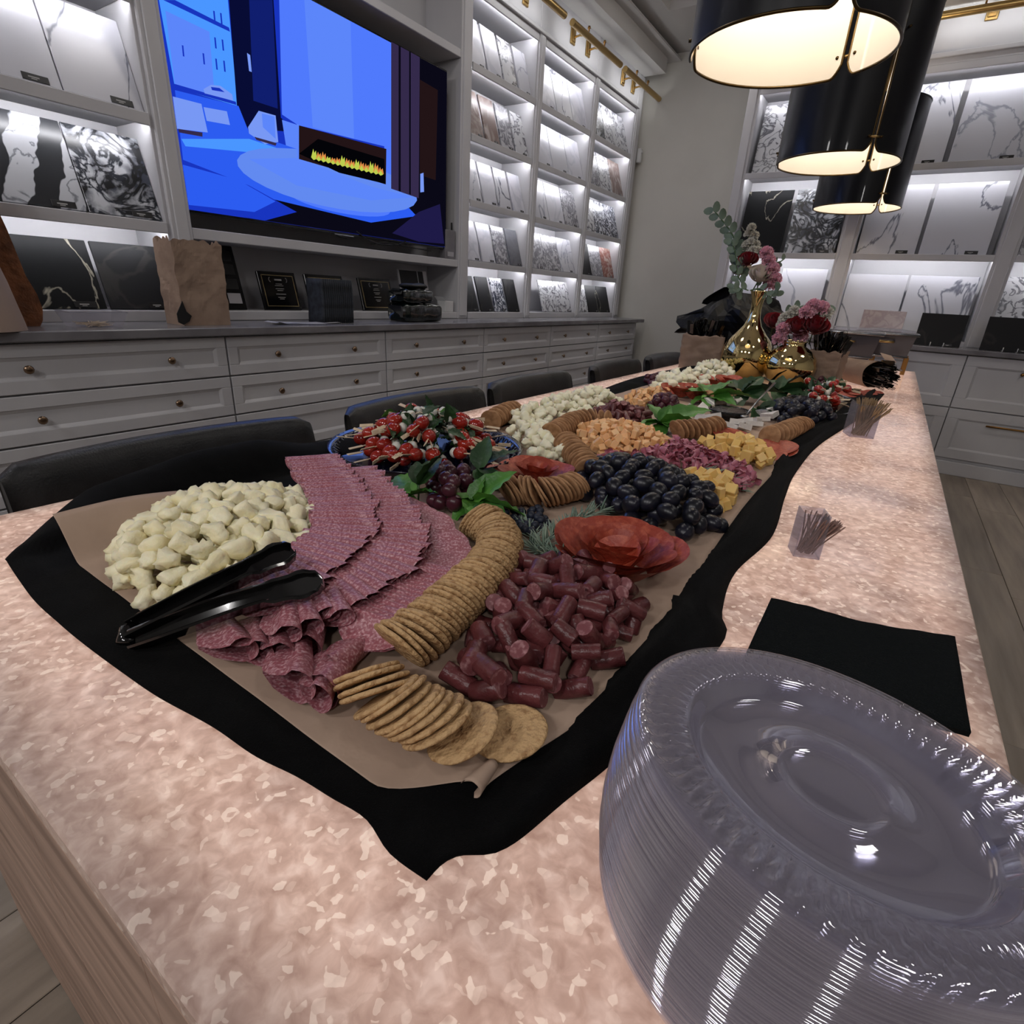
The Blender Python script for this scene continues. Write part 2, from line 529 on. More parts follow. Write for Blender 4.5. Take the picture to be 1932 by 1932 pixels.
# ------------------------------------------------------------------ back wall bookcase, counter and cabinets
YS = 5.57
bx = [(-1.43, -0.55), (-0.47, 0.48), (0.56, 1.51), (1.59, 2.54)]
ZB = [0.945, 1.555, 2.165, 2.765]
BN = ['behind the flower vases', 'in the middle of the back wall behind the chafing dishes', 'cut by the right edge of the photo', 'beyond the right edge of the photo']
for i, (x0, x1) in enumerate(bx):
    t = thing('back_bookcase', 'lit white display bookcase ' + BN[i], 'bookcase', ((x0 + x1) / 2, 5.72, 0.91), 'display bookcases on the back wall')
    m = MB(); m.box(x0, x1, 5.88, 5.898, 0.91, 2.8); part('back_panel', m, 'paint', t)
    for a, b_ in ((x0, x0 + 0.02), (x1 - 0.02, x1)):
        m = MB(); m.box(a, b_, YS + 0.01, 5.88, 0.91, 2.8); part('side_panel', m, 'paint', t)
    for k, z in enumerate(ZB):
        m = MB(); m.box(x0 + 0.02, x1 - 0.02, YS + 0.012, 5.88, z - 0.022, z, 0.002); m.box(x0 + 0.02, x1 - 0.02, YS, YS + 0.012, z - 0.045, z, 0.002); s = part('shelf', m, 'paint', t)
        if k > 0:
            m = MB(); m.box(x0 + 0.03, x1 - 0.03, YS + 0.0125, YS + 0.015, z - 0.040, z - 0.024); part('light_strip', m, 'led', s)
for i, (a, b_) in enumerate(((-1.50, -1.43), (-0.55, -0.47), (0.48, 0.56), (1.51, 1.59))):
    m = MB(); m.box(a, b_, YS - 0.006, 5.9, 0.91, 3.03, 0.004)
    solo('back_pilaster', 'white upright of the back shelves, ' + ('against the plain white wall', 'right of the black sample slab', 'left of the edge bookcase', 'outside the right edge')[i], 'upright', m, 'paint', org=(a, YS, 0.91), group='back shelf uprights')
m = MB(); m.box(-1.43, 2.6, YS, 5.9, 2.765, 3.03); m.box(-1.43, 2.6, YS - 0.02, YS, 2.80, 2.83, 0.004)
struct('trim_4', m, 'paint')
m = MB(); m.box(-1.5, 2.9, 5.17, 5.9, 0.875, 0.91, 0.004)
solo('back_countertop', 'grey stone countertop along the back wall under the lit shelves', 'countertop', m, 'counter_stone', org=(0.5, 5.5, 0.875))
for i, (x0, x1) in enumerate(((-1.42, -0.47), (-0.47, 0.473), (0.473, 1.42), (1.42, 2.37))):
    c = thing('back_cabinet', ('white base cabinet on the back wall hidden behind the gold vases', 'white base cabinet behind the far table corner', 'white base cabinet with knob and bar pull at the right edge', 'white base cabinet beyond the right edge')[i], 'cabinet', ((x0 + x1) / 2, 5.5, 0))
    m = MB(); m.box(x0 + 0.001, x1 - 0.001, 5.222, 5.877, 0.0, 0.873); part('body', m, 'paint', c)
    m = MB(); m.box(x0, x1, 5.19, 5.223, 0.0, 0.10, 0.003); part('plinth', m, 'paint', c)
    for z0, z1 in ((0.500, 0.868), (0.125, 0.492)):
        m = MB(); shaker(m, 0, x0 + 0.003, x1 - 0.003, z0, z1, fr=0.07)
        for k in range(len(m.v)):
            v = m.v[k]; m.v[k] = Vector((v.y, 5.2 - v.x, v.z))
        m.f = [f[::-1] for f in m.f]
        d = part('drawer', m, 'paint', c)
        if z0 > 0.4:
            m = MB(); m.tube([(0, 5.2, 0), (0, 5.18, 0), (0, 5.175, 0), (0, 5.165, 0)], [0.005, 0.006, 0.013, 0.008], 10)
            m.xf(Matrix.Translation(((x0 + 0.33 if i > 1 else x1 - 0.5), 0, 0.775)))
            part('knob', m, 'aged_brass', d, True)
        else:
            m = MB(); xa = x0 + 0.24
            m.tube([(xa, 5.168, 0.40), (xa + 0.45, 5.168, 0.40)], 0.007, 8)
            m.tube([(xa + 0.04, 5.2, 0.40), (xa + 0.04, 5.168, 0.40)], 0.005, 6); m.tube([(xa + 0.41, 5.2, 0.40), (xa + 0.41, 5.168, 0.40)], 0.005, 6)
            part('bar_pull', m, 'aged_brass', d, True)
m = MB(); m.box(XW, -1.5, YW - 0.02, YW, 0, 0.12, 0.003)
struct('baseboard_back', m, 'paint')
m = MB(); m.box(-2.765, -2.72, 6.335, 6.38, 2.47, 2.60, 0.006); m.box(-2.72, -2.712, 6.345, 6.37, 2.56, 2.58, 0.002)
solo('motion_sensor', 'small white wall sensor beside the last lit bay', 'sensor', m, 'white_plastic', org=(-2.74, 6.36, 2.5))

# ------------------------------------------------------------------ stone samples
marble('s_white', (190, 190, 197), (92, 94, 106), 2.4, 0.010, 0.7, stretch=(1, 1, .55))
marble('s_white_grey', (188, 188, 195), (140, 142, 152), 3.0, 0.012, 0.6, seed=5, stretch=(1, 1, .5))
marble('s_plain', (194, 194, 202), (180, 180, 190), 4, 0.05, 0.5, seed=2)
marble('s_grey_speck', (168, 167, 172), (104, 103, 110), 16, 0.09, 1.0, seed=3)
marble('s_bold', (188, 190, 196), (34, 38, 46), 6.5, 0.10, 2.6, seed=4, cloud=(70, 74, 84))
marble('s_wave', (186, 188, 194), (120, 122, 128), 5, 0.02, 0.8, seed=11)
_m = MATS['s_wave']; _n = _m.node_tree; _tc = _n.nodes.new('ShaderNodeTexCoord'); _s = _n.nodes.new('ShaderNodeSeparateXYZ'); _n.links.new(_tc.outputs['Object'], _s.inputs[0])
_nz = _n.nodes.new('ShaderNodeTexNoise'); _nz.inputs['Scale'].default_value = 9; _n.links.new(_tc.outputs['Object'], _nz.inputs['Vector'])
def _mm(op, a, b_):
    q = _n.nodes.new('ShaderNodeMath'); q.operation = op
    for k_, v_ in enumerate((a, b_)):
        if isinstance(v_, (int, float)): q.inputs[k_].default_value = v_
        else: _n.links.new(v_, q.inputs[k_])
    return q.outputs[0]
_v = _mm('SINE', _mm('ADD', _mm('ADD', _mm('MULTIPLY', _s.outputs[1], 36), _mm('MULTIPLY', _s.outputs[2], -14)), _mm('MULTIPLY', _nz.outputs[0], 3.2)), 0)
_r = _n.nodes.new('ShaderNodeMapRange'); _r.inputs[1].default_value = 0.0; _r.inputs[2].default_value = 0.12; _n.links.new(_v, _r.inputs[0])
_x = _n.nodes.new('ShaderNodeMix'); _x.data_type = 'RGBA'; _old = _n.nodes['Principled BSDF'].inputs['Base Color'].links[0].from_socket
_n.links.new(_r.outputs[0], _x.inputs[0]); _n.links.new(_old, _x.inputs[6]); _x.inputs[7].default_value = lin((34, 36, 40)); _n.links.new(_x.outputs[2], _n.nodes['Principled BSDF'].inputs['Base Color'])
marble('s_brown', (160, 148, 144), (110, 92, 86), 9, 0.16, 1.4, seed=6, stretch=(1, 1, .5))
marble('s_branch', (182, 182, 186), (84, 84, 90), 10, 0.05, 1.2, seed=7)
marble('s_black_vein', (11, 12, 14), (150, 145, 130), 2.4, 0.006, 0.8, seed=8, rough=0.3, stretch=(1, 1, .5))
marble('s_charcoal', (30, 30, 32), (44, 43, 42), 3, 0.03, 1.5, seed=9, rough=0.3)
marble('s_darkgrey', (92, 93, 98), (104, 104, 110), 5, 0.1, 0.6, seed=10)
marble('s_red', (170, 150, 142), (120, 70, 60), 10, 0.14, 1.4, seed=12)
marble('s_pink', (176, 162, 164), (158, 142, 146), 14, 0.1, 0.6, seed=13)
marble('s_spk', (196, 198, 206), (40, 46, 62), 15, 0.11, 1.5, seed=14)
for k_ in ('s_black_vein', 's_charcoal', 's_darkgrey'):
    MATS[k_].node_tree.nodes['Principled BSDF'].inputs['Specular IOR Level'].default_value = 0.15
    MATS[k_].node_tree.nodes['Principled BSDF'].inputs['Roughness'].default_value = 0.5
LOOK = dict(s_white='white sample with sparse grey veins', s_white_grey='pale grey veined stone sample', s_plain='plain off-white stone sample',
            s_grey_speck='speckled light grey stone sample', s_bold='boldly swirled charcoal and white sample', s_wave='white sample with two wide dark grey bands',
            s_brown='brownish veined stone sample', s_branch='light sample with dark branching veins', s_black_vein='black stone sample with thin pale vein',
            s_charcoal='matte charcoal stone sample', s_darkgrey='plain dark grey stone sample', s_red='reddish brown veined sample', s_pink='small pinkish speckled stone sample',
            s_spk='black and white speckled sample')
ORD = ['leftmost', 'second from left', 'third from left', 'fourth from left', 'fifth from left']
SHN = ['bottom shelf', 'second shelf up', 'third shelf up', 'fourth shelf up', 'top shelf']


def slab(w, h, mat, label, origin, axis, tag_at=0.75, lean=0.07, tagw=0.055):
    """leaning slab; axis 'x' faces +x (left wall), 'y' faces -y (back wall)"""
    t = thing('stone_sample', label, 'stone sample', origin, 'stone samples on the lit shelves')
    m = MB(); m.box(-0.006, 0.006, -w / 2, w / 2, 0, h, 0.0015)
    A = rotm(0, -lean, 0)
    if axis == 'y': A = rotm(0, 0, -pi / 2) @ A
    m.xf(A); part('slab_body', m, mat, t, world=False)
    m = MB(); yy = -w / 2 + w * tag_at; th = tagw * 0.3
    m.box(0.006, 0.009, yy - tagw / 2, yy + tagw / 2, 0.004, 0.004 + th, 0.0008)
    m.xf(A); tg = part('sample_tag', m, 'tag_black', t, world=False)
    m = MB(); m.box(0.009, 0.0095, yy - tagw * 0.28, yy + tagw * 0.14, 0.004 + th * 0.42, 0.004 + th * 0.6)
    m.box(0.009, 0.0095, yy - tagw * 0.18, yy + tagw * 0.04, 0.004 + th * 0.2, 0.004 + th * 0.32)
    m.xf(A); part('tag_print', m, 'tag_print', tg, world=False)
    return t


def row_left(bayname, y0, y1, k, looks, h, gap=0.008, w=None, x=None, tw=0.045, start=0.0):
    n = len(looks); span = (y1 - y0 - 0.04 - start); w = w or (span / n - gap)
    for i, lk in enumerate(looks):
        if not lk: continue
        y = y0 + 0.02 + start + (i + 0.5) * (span / n)
        slab(w, h, lk, '%s, %s, %s, %s' % (LOOK[lk], ORD[i], SHN[k], bayname), (x or (XS - 0.035), y, ZS[k] + 0.004), 'x', tag_at=0.72, tagw=tw, lean=0.32)


BL = 'left of television'
row_left(BL, 0.79, 1.39, 0, ['s_black_vein', 's_charcoal'], 0.275, w=0.265, tw=0.08)
row_left(BL, 0.79, 1.39, 1, ['s_wave', 's_bold'], 0.33, w=0.275, tw=0.08)
row_left(BL, 0.79, 1.39, 2, ['s_white', 's_white'], 0.33, w=0.275, tw=0.08)
row_left(BL, 0.79, 1.39, 3, ['s_white_grey', 's_plain'], 0.33, w=0.275, tw=0.08)
for k in range(4):
    for j, lk in enumerate((('s_charcoal', 's_plain')[k % 2],)):
        slab(0.27, 0.32, lk, '%s on the %s at the very left edge' % (LOOK[lk], SHN[k]), (XS - 0.035, 0.62, ZS[k] + 0.004), 'x', tagw=0.08, lean=0.32)
B1 = 'bay beside television'
row_left(B1, 3.49, 4.32, 4, ['s_plain', 's_plain', 's_branch', 's_white_grey'], 0.30, w=0.17)
row_left(B1, 3.49, 4.32, 3, ['s_brown', 's_brown', 's_grey_speck', 's_branch'], 0.30, w=0.17)
row_left(B1, 3.49, 4.32, 2, ['s_white_grey', 's_plain', 's_white', 's_plain'], 0.29, w=0.17)
row_left(B1, 3.49, 4.32, 1, ['s_plain', 's_plain', 's_grey_speck', 's_darkgrey'], 0.29, w=0.17)
row_left(B1, 3.49, 4.32, 0, ['s_charcoal', 's_charcoal', 's_spk', 's_charcoal'], 0.27, w=0.165)
B2 = 'middle bay'
row_left(B2, 4.38, 5.28, 4, ['s_plain', 's_white', 's_plain'], 0.335)
row_left(B2, 4.38, 5.28, 3, ['s_plain', 's_white_grey', 's_plain'], 0.33)
row_left(B2, 4.38, 5.28, 2, ['s_white_grey', 's_plain', 's_grey_speck'], 0.32)
row_left(B2, 4.38, 5.28, 1, ['s_grey_speck', 's_grey_speck', 's_white_grey'], 0.31)
row_left(B2, 4.38, 5.28, 0, [None, 's_branch', 's_branch'], 0.29)
B3 = 'corner bay'
row_left(B3, 5.34, 6.22, 4, ['s_bold', 's_branch', 's_branch'], 0.335)
row_left(B3, 5.34, 6.22, 3, ['s_grey_speck', 's_branch', 's_brown'], 0.33)
row_left(B3, 5.34, 6.22, 2, ['s_branch', 's_spk', 's_spk'], 0.32)
row_left(B3, 5.34, 6.22, 1, ['s_charcoal', 's_grey_speck', 's_red'], 0.31)
row_left(B3, 5.34, 6.22, 0, ['s_branch', 's_black_vein', 's_black_vein'], 0.28)
# back wall
for (xc, w, h, z, lk, wh) in ((-1.19, 0.38, 0.52, ZB[2], 's_branch', 'top shelf, leftmost on back wall'), (-0.78, 0.38, 0.52, ZB[2], 's_grey_speck', 'top shelf behind the lamps'),
                              (-1.20, 0.37, 0.50, ZB[1], 's_black_vein', 'middle shelf above the tall flower vase'), (-0.79, 0.39, 0.50, ZB[1], 's_bold', 'middle shelf, right of the black slab'),
                              (-1.19, 0.38, 0.50, ZB[0], 's_plain', 'lowest shelf, behind the tall flowers'), (-0.79, 0.36, 0.50, ZB[0], 's_white_grey', 'lowest shelf, above the low flower vase'),
                              (-0.235, 0.40, 0.54, ZB[2], 's_white', 'top shelf, right of the hanging shades'), (0.215, 0.43, 0.54, ZB[2], 's_white_grey', 'top shelf, near the right edge'),
                              (-0.235, 0.40, 0.50, ZB[1], 's_white', 'middle shelf, left of two right of lamps'), (0.20, 0.42, 0.50, ZB[1], 's_white', 'middle shelf, right of two right of lamps'),
                              (-0.235, 0.42, 0.47, ZB[0], 's_white', 'lowest shelf, behind the pink sample'), (0.21, 0.44, 0.47, ZB[0], 's_white', 'lowest shelf, behind the dark square sample'),
                              (0.80, 0.42, 0.50, ZB[1], 's_grey_speck', 'middle shelf at the right edge'), (0.80, 0.42, 0.48, ZB[0], 's_branch', 'lowest shelf at the right edge'), (0.80, 0.42, 0.52, ZB[2], 's_plain', 'top shelf at the right edge')):
    slab(w, h, lk, LOOK[lk].replace(' stone sample', ' sample').replace('sample with ', '') + ', ' + wh, (xc, 5.65, z + 0.003), 'y', tag_at=0.78, tagw=0.08, lean=0.17)
slab(0.29, 0.23, 's_pink', 'small pinkish sample on the back counter behind the chafing dish', (-0.11, 5.40, 0.911), 'y', lean=0.15, tagw=0.05)
slab(0.285, 0.23, 's_charcoal', 'small charcoal sample on the back counter, right of the pink one', (0.275, 5.34, 0.911), 'y', lean=0.15, tagw=0.05)
slab(0.33, 0.23, 's_charcoal', 'small charcoal sample on the back counter at the right edge', (0.70, 5.34, 0.911), 'y', lean=0.15, tagw=0.05)
for n_, cx in (('middle', 0.275), ('right', 0.70)):
    m = MB()
    for q in (-0.04, 0.04):
        m.tube([(cx + q, 5.27, 0.94), (cx + q, 5.27, 0.914), (cx + q, 5.36, 0.914)], 0.003, 6)
    solo('sample_stand', 'small clear stand under the ' + n_ + ' charcoal sample', 'stand', m, 'white_plastic', True, (cx, 5.3, 0.91))

# ------------------------------------------------------------------ television
XT = -2.795
tv = thing('television', 'large flat television showing a blue-lit room with a fireplace', 'television', (XT - 0.03, 2.375, 1.36))
ty0, ty1, tz0, tz1 = 1.475, 3.275, 1.372, 2.405
m = MB(); m.box(XT - 0.035, XT, ty0, ty1, tz0, tz1, 0.004); part('housing', m, 'tv_black', tv)
m = MB(); m.box(XW + 0.02, XT - 0.035, 2.1, 2.6, 1.7, 2.1); part('wall_mount', m, 'tv_black', tv)
E('t_blue', (80, 122, 252), 1.0); E('t_blue2', (92, 134, 250), 1.0); E('t_sky', (74, 150, 255), 1.0); E('t_navy', (8, 12, 52), 1.0); E('t_deep', (24, 52, 190), 1.0)
E('t_floor', (44, 92, 240), 1.0); E('t_pale', (120, 152, 244), 1.0); E('t_column', (16, 30, 110), 1.0); E('t_dark', (10, 9, 22), 1.0); E('t_wood', (52, 42, 74), 1.0); E('t_brown', (34, 20, 22), 1.0); E('t_fire', (190, 205, 80), 1.0); E('t_fire2', (220, 140, 70), 1.0); E('t_table', (98, 138, 240), 1.0); E('t_black', (4, 4, 8), 1.0); E('t_purple', (30, 26, 70), 1.0)
TM = ['t_blue', 't_blue2', 't_sky', 't_navy', 't_deep', 't_floor', 't_pale', 't_dark', 't_wood', 't_brown', 't_fire', 't_fire2', 't_table', 't_black', 't_purple', 't_column']
scr = MB(); _lay = [0]


def spoly(mat, pts, clip=True):
    _lay[0] += 1
    x = XT + 0.0008 + 0.00022 * _lay[0]
    scr.cur = TM.index(mat)
    vs = []
    for px, py in pts:
        p = atx(px, py, x)
        vs.append((x, min(max(p.y, ty0 + 0.012), ty1 - 0.012), min(max(p.z, tz0 + 0.014), tz1 - 0.012)))
    scr.add(vs, [tuple(range(len(vs)))])


def ellp(cx, cy_, rx, ry, a=0.0, n=28):
    return [(cx + rx * cos(t) * cos(a) - ry * sin(t) * sin(a), cy_ + rx * cos(t) * sin(a) + ry * sin(t) * cos(a)) for t in (2 * pi * k / n for k in range(n))]


scr.cur = TM.index('t_deep')
scr.add([(XT + 0.0006, a, b_) for a, b_ in ((ty0 + 0.012, tz0 + 0.014), (ty1 - 0.012, tz0 + 0.014), (ty1 - 0.012, tz1 - 0.012), (ty0 + 0.012, tz1 - 0.012))], [(0, 1, 2, 3)])
spoly('t_sky', [(250, -120), (420, -60), (430, 0), (448, 200), (330, 165)])              # window with street
spoly('t_blue2', [(312, 20), (395, 60), (405, 180), (330, 160)])
spoly('t_deep', [(308, 0), (330, 0), (432, 52), (434, 60), (400, 44)])
spoly('t_deep', [(322, 156), (445, 192), (446, 198), (324, 164)])
for (a, b_) in ((402, 20), (415, 24), (404, 70), (418, 74), (406, 110), (421, 114), (343, 85), (382, 100)):
    spoly('t_deep', [(a, b_), (a + 3, b_ + 1), (a + 5, b_ + 22), (a + 2, b_ + 21)])
spoly('t_pale', [(384, 168), (398, 160), (416, 162), (438, 178), (440, 190), (386, 176)])   # car in the street
spoly('t_deep', [(398, 164), (414, 166), (424, 174), (400, 170)])
spoly('t_navy', [(418, -80), (516, 0), (530, 222), (560, 250), (450, 240), (432, 0)])     # dark column
spoly('t_column', [(470, 0), (514, 0), (524, 205), (478, 190)])
spoly('t_pale', [(466, 100), (472, 104), (475, 136), (470, 134)])
spoly('t_blue', [(512, -200), (740, 62), (738, 345), (728, 345), (725, 276), (562, 236), (532, 216)])  # lit chimney breast
spoly('t_blue2', [(570, -60), (660, 10), (668, 262), (590, 240)])
spoly('t_blue2', [(532, 226), (562, 236), (562, 300), (726, 352), (740, 340), (738, 356), (700, 370), (545, 310)])
spoly('t_floor', [(330, 170), (450, 200), (470, 250), (700, 330), (840, 420), (780, 455), (470, 398), (350, 380)])
spoly('t_sky', [(342, 262), (470, 262), (540, 285), (500, 290), (350, 276)])
spoly('t_pale', [(326, 182), (380, 196), (392, 250), (334, 243)])                        # armchair at left
spoly('t_wood', [(336, 243), (382, 250), (382, 258), (338, 250)])
spoly('t_pale', [(384, 202), (428, 210), (434, 236), (390, 228)])
spoly('t_pale', [(468, 240), (488, 209), (520, 218), (525, 268), (500, 272), (470, 252)])  # armchair
spoly('t_blue2', [(494, 214), (518, 220), (520, 262), (496, 240)])
spoly('t_wood', [(480, 258), (522, 270), (520, 275), (484, 264)])
spoly('t_dark', [(738, 66), (850, 130), (840, 470), (738, 356)])                         # right side of the picture
spoly('t_dark', [(340, 384), (470, 365), (700, 420), (840, 400), (838, 470), (600, 440), (470, 418)])
spoly('t_deep', [(352, 392), (340, 300), (470, 350), (560, 400), (500, 418)])
spoly('t_floor', [(352, 386), (342, 310), (450, 340), (520, 380), (480, 400)])
spoly('t_blue', ellp(640, 381, 98, 20, 0.20))                                            # table foot
spoly('t_table', ellp(617, 340, 174, 49, 0.22))                                          # round table
spoly('t_table', [(728, 345), (788, 368), (782, 380), (700, 392), (640, 380), (640, 330)])
spoly('t_blue2', [(470, 300), (560, 298), (700, 352), (780, 372), (700, 378), (560, 350)])
spoly('t_brown', [(562, 236), (729, 281), (728, 348), (564, 300)])                         # fireplace
spoly('t_black', [(564, 290), (600, 262), (725, 300), (727, 347), (640, 326)])
for k in range(15):
    fx = 592 + k * 9; fy = 297 + k * 2.1; hh = 8 + 13 * RND.random()
    spoly('t_fire2' if k % 3 else 't_fire', [(fx - 5, fy), (fx - 1, fy - hh), (fx + 1, fy - hh * 0.5), (fx + 4, fy - hh * 0.8), (fx + 6, fy + 2)])
    spoly('t_fire', [(fx - 4, fy + 1), (fx, fy - hh * 0.45), (fx + 5, fy + 3), (fx, fy + 5)])
spoly('t_blue2', [(560, 234), (564, 235), (564, 300), (560, 299)])
spoly('t_wood', [(738, 76), (792, 108), (790, 374), (738, 356)])
spoly('t_dark', [(752, 84), (756, 87), (756, 362), (752, 360)]); spoly('t_dark', [(772, 96), (775, 98), (775, 368), (772, 366)])
spoly('t_brown', [(792, 150), (826, 170), (822, 340), (792, 330)])
spoly('t_purple', [(740, 440), (790, 400), (830, 385), (838, 460), (790, 456)])
spoly('t_pale', [(793, 328), (799, 326), (800, 362), (793, 363)])
part('screen', scr, TM, tv)
m = MB(); m.box(XT - 0.01, XT + 0.0, 2.30, 2.44, tz0 - 0.004, tz0 + 0.002); part('logo_bar', m, 'steel', tv)
area('screen_glow', (XT + 0.03, 2.37, 1.9), (0, radians(-90), 0), 0.9, 1.6, 4, (0.25, 0.42, 1.0))
# cables under the television and the small grey box on its shelf
m = MB()
m.tube([atx(x, y, -2.80) for x, y in ((590, 424), (610, 434), (640, 446), (655, 450))], 0.004, 6)
m.tube([atx(x, y, -2.79) for x, y in ((672, 436), (692, 452), (715, 461), (750, 462), (765, 455))], 0.004, 6)
m.tube([atx(x, y, -2.80) for x, y in ((700, 460), (735, 458), (780, 468), (815, 474))], 0.004, 6)
solo('television_cables', 'thin black cables hanging loose below the television', 'cable', m, 'matte_black', True, (-2.8, 2.5, 1.32))
t = thing('media_box', 'grey box with stubby antennas at the lower right of the television', 'box', (-2.80, 3.31, 1.312))
m = MB(); m.box(-2.84, -2.785, 3.255, 3.365, 1.312, 1.50, 0.004); part('box_body', m, 'counter_stone', t)
m = MB(); m.box(-2.785, -2.783, 3.28, 3.345, 1.33, 1.36); part('paper_label', m, 'paper_white', t)
for y in (3.27, 3.35):
    m = MB(); m.tube([(-2.81, y, 1.50), (-2.81, y, 1.55)], 0.006, 6); part('antenna', m, 'matte_black', t)

# ------------------------------------------------------------------ picture lights
def picture_light(y0, y1, plates, label, back=False):
    t = thing('picture_light', label, 'picture light', (-2.6, (y0 + y1) / 2, 3.02) if not back else ((y0 + y1) / 2, 5.4, 2.98), 'brass picture lights')
    A = Matrix() if not back else Matrix.Translation((0, 0, -0.03)) @ Matrix(((0, 1, 0, 0), (-1, 0, 0, 2.80), (0, 0, 1, 0), (0, 0, 0, 1)))
    m = MB(); m.tube([(-2.6, y0, 3.02), (-2.6, y1, 3.02)], 0.024, 14); m.xf(A); tb = part('tube', m, 'brass', t, 'auto')
    m = MB(); m.box(-2.6265, -2.6245, y0 + 0.05, y1 - 0.05, 3.014, 3.034, 0); m.xf(A); part('lamp_strip', m, 'led_soft', tb)
    for p in plates:
        m = MB(); m.box(-2.77, -2.757, p - 0.035, p + 0.035, 3.005, 3.125, 0.003); m.box(-2.757, -2.748, p - 0.024, p + 0.024, 3.02, 3.11, 0.003)
        m.xf(A); bp = part('wall_plate', m, 'brass', t)
        m = MB(); m.tube([(-2.75, p, 3.05), (-2.70, p, 3.055), (-2.65, p, 3.045), (-2.60, p, 3.03)], 0.008, 8); m.xf(A); part('arm', m, 'brass', bp, True)
    for p in (y0 + (y1 - y0) * 0.3, y0 + (y1 - y0) * 0.62):
        m = MB(); m.tube([(-2.6, p, 3.04), (-2.6, p, 3.065), (-2.6, p, 3.07), (-2.6, p, 3.085)], [0.006, 0.006, 0.013, 0.009], 10); m.xf(A); part('finial', m, 'aged_brass', t, True)


picture_light(3.46, 4.36, (3.80, 4.08), 'brass picture light cut by the top edge, above the first lit bay')
picture_light(4.48, 5.38, (4.79, 5.06), 'brass picture light above the middle lit bay')
picture_light(5.48, 6.36, (5.80, 6.05), 'brass picture light nearest the corner of the room')
picture_light(0.42, 1.30, (0.7, 1.0), 'brass picture light over the bookcase left of the television')
picture_light(-0.34, 0.62, (0.0, 0.3), 'brass picture light on the back wall above the lit shelves', True)
# ------------------------------------------------------------------ backlit stone table
TX0, TX1, TY0, TY1, TZ = -1.069, 0.178, 0.053, 4.72, 0.76


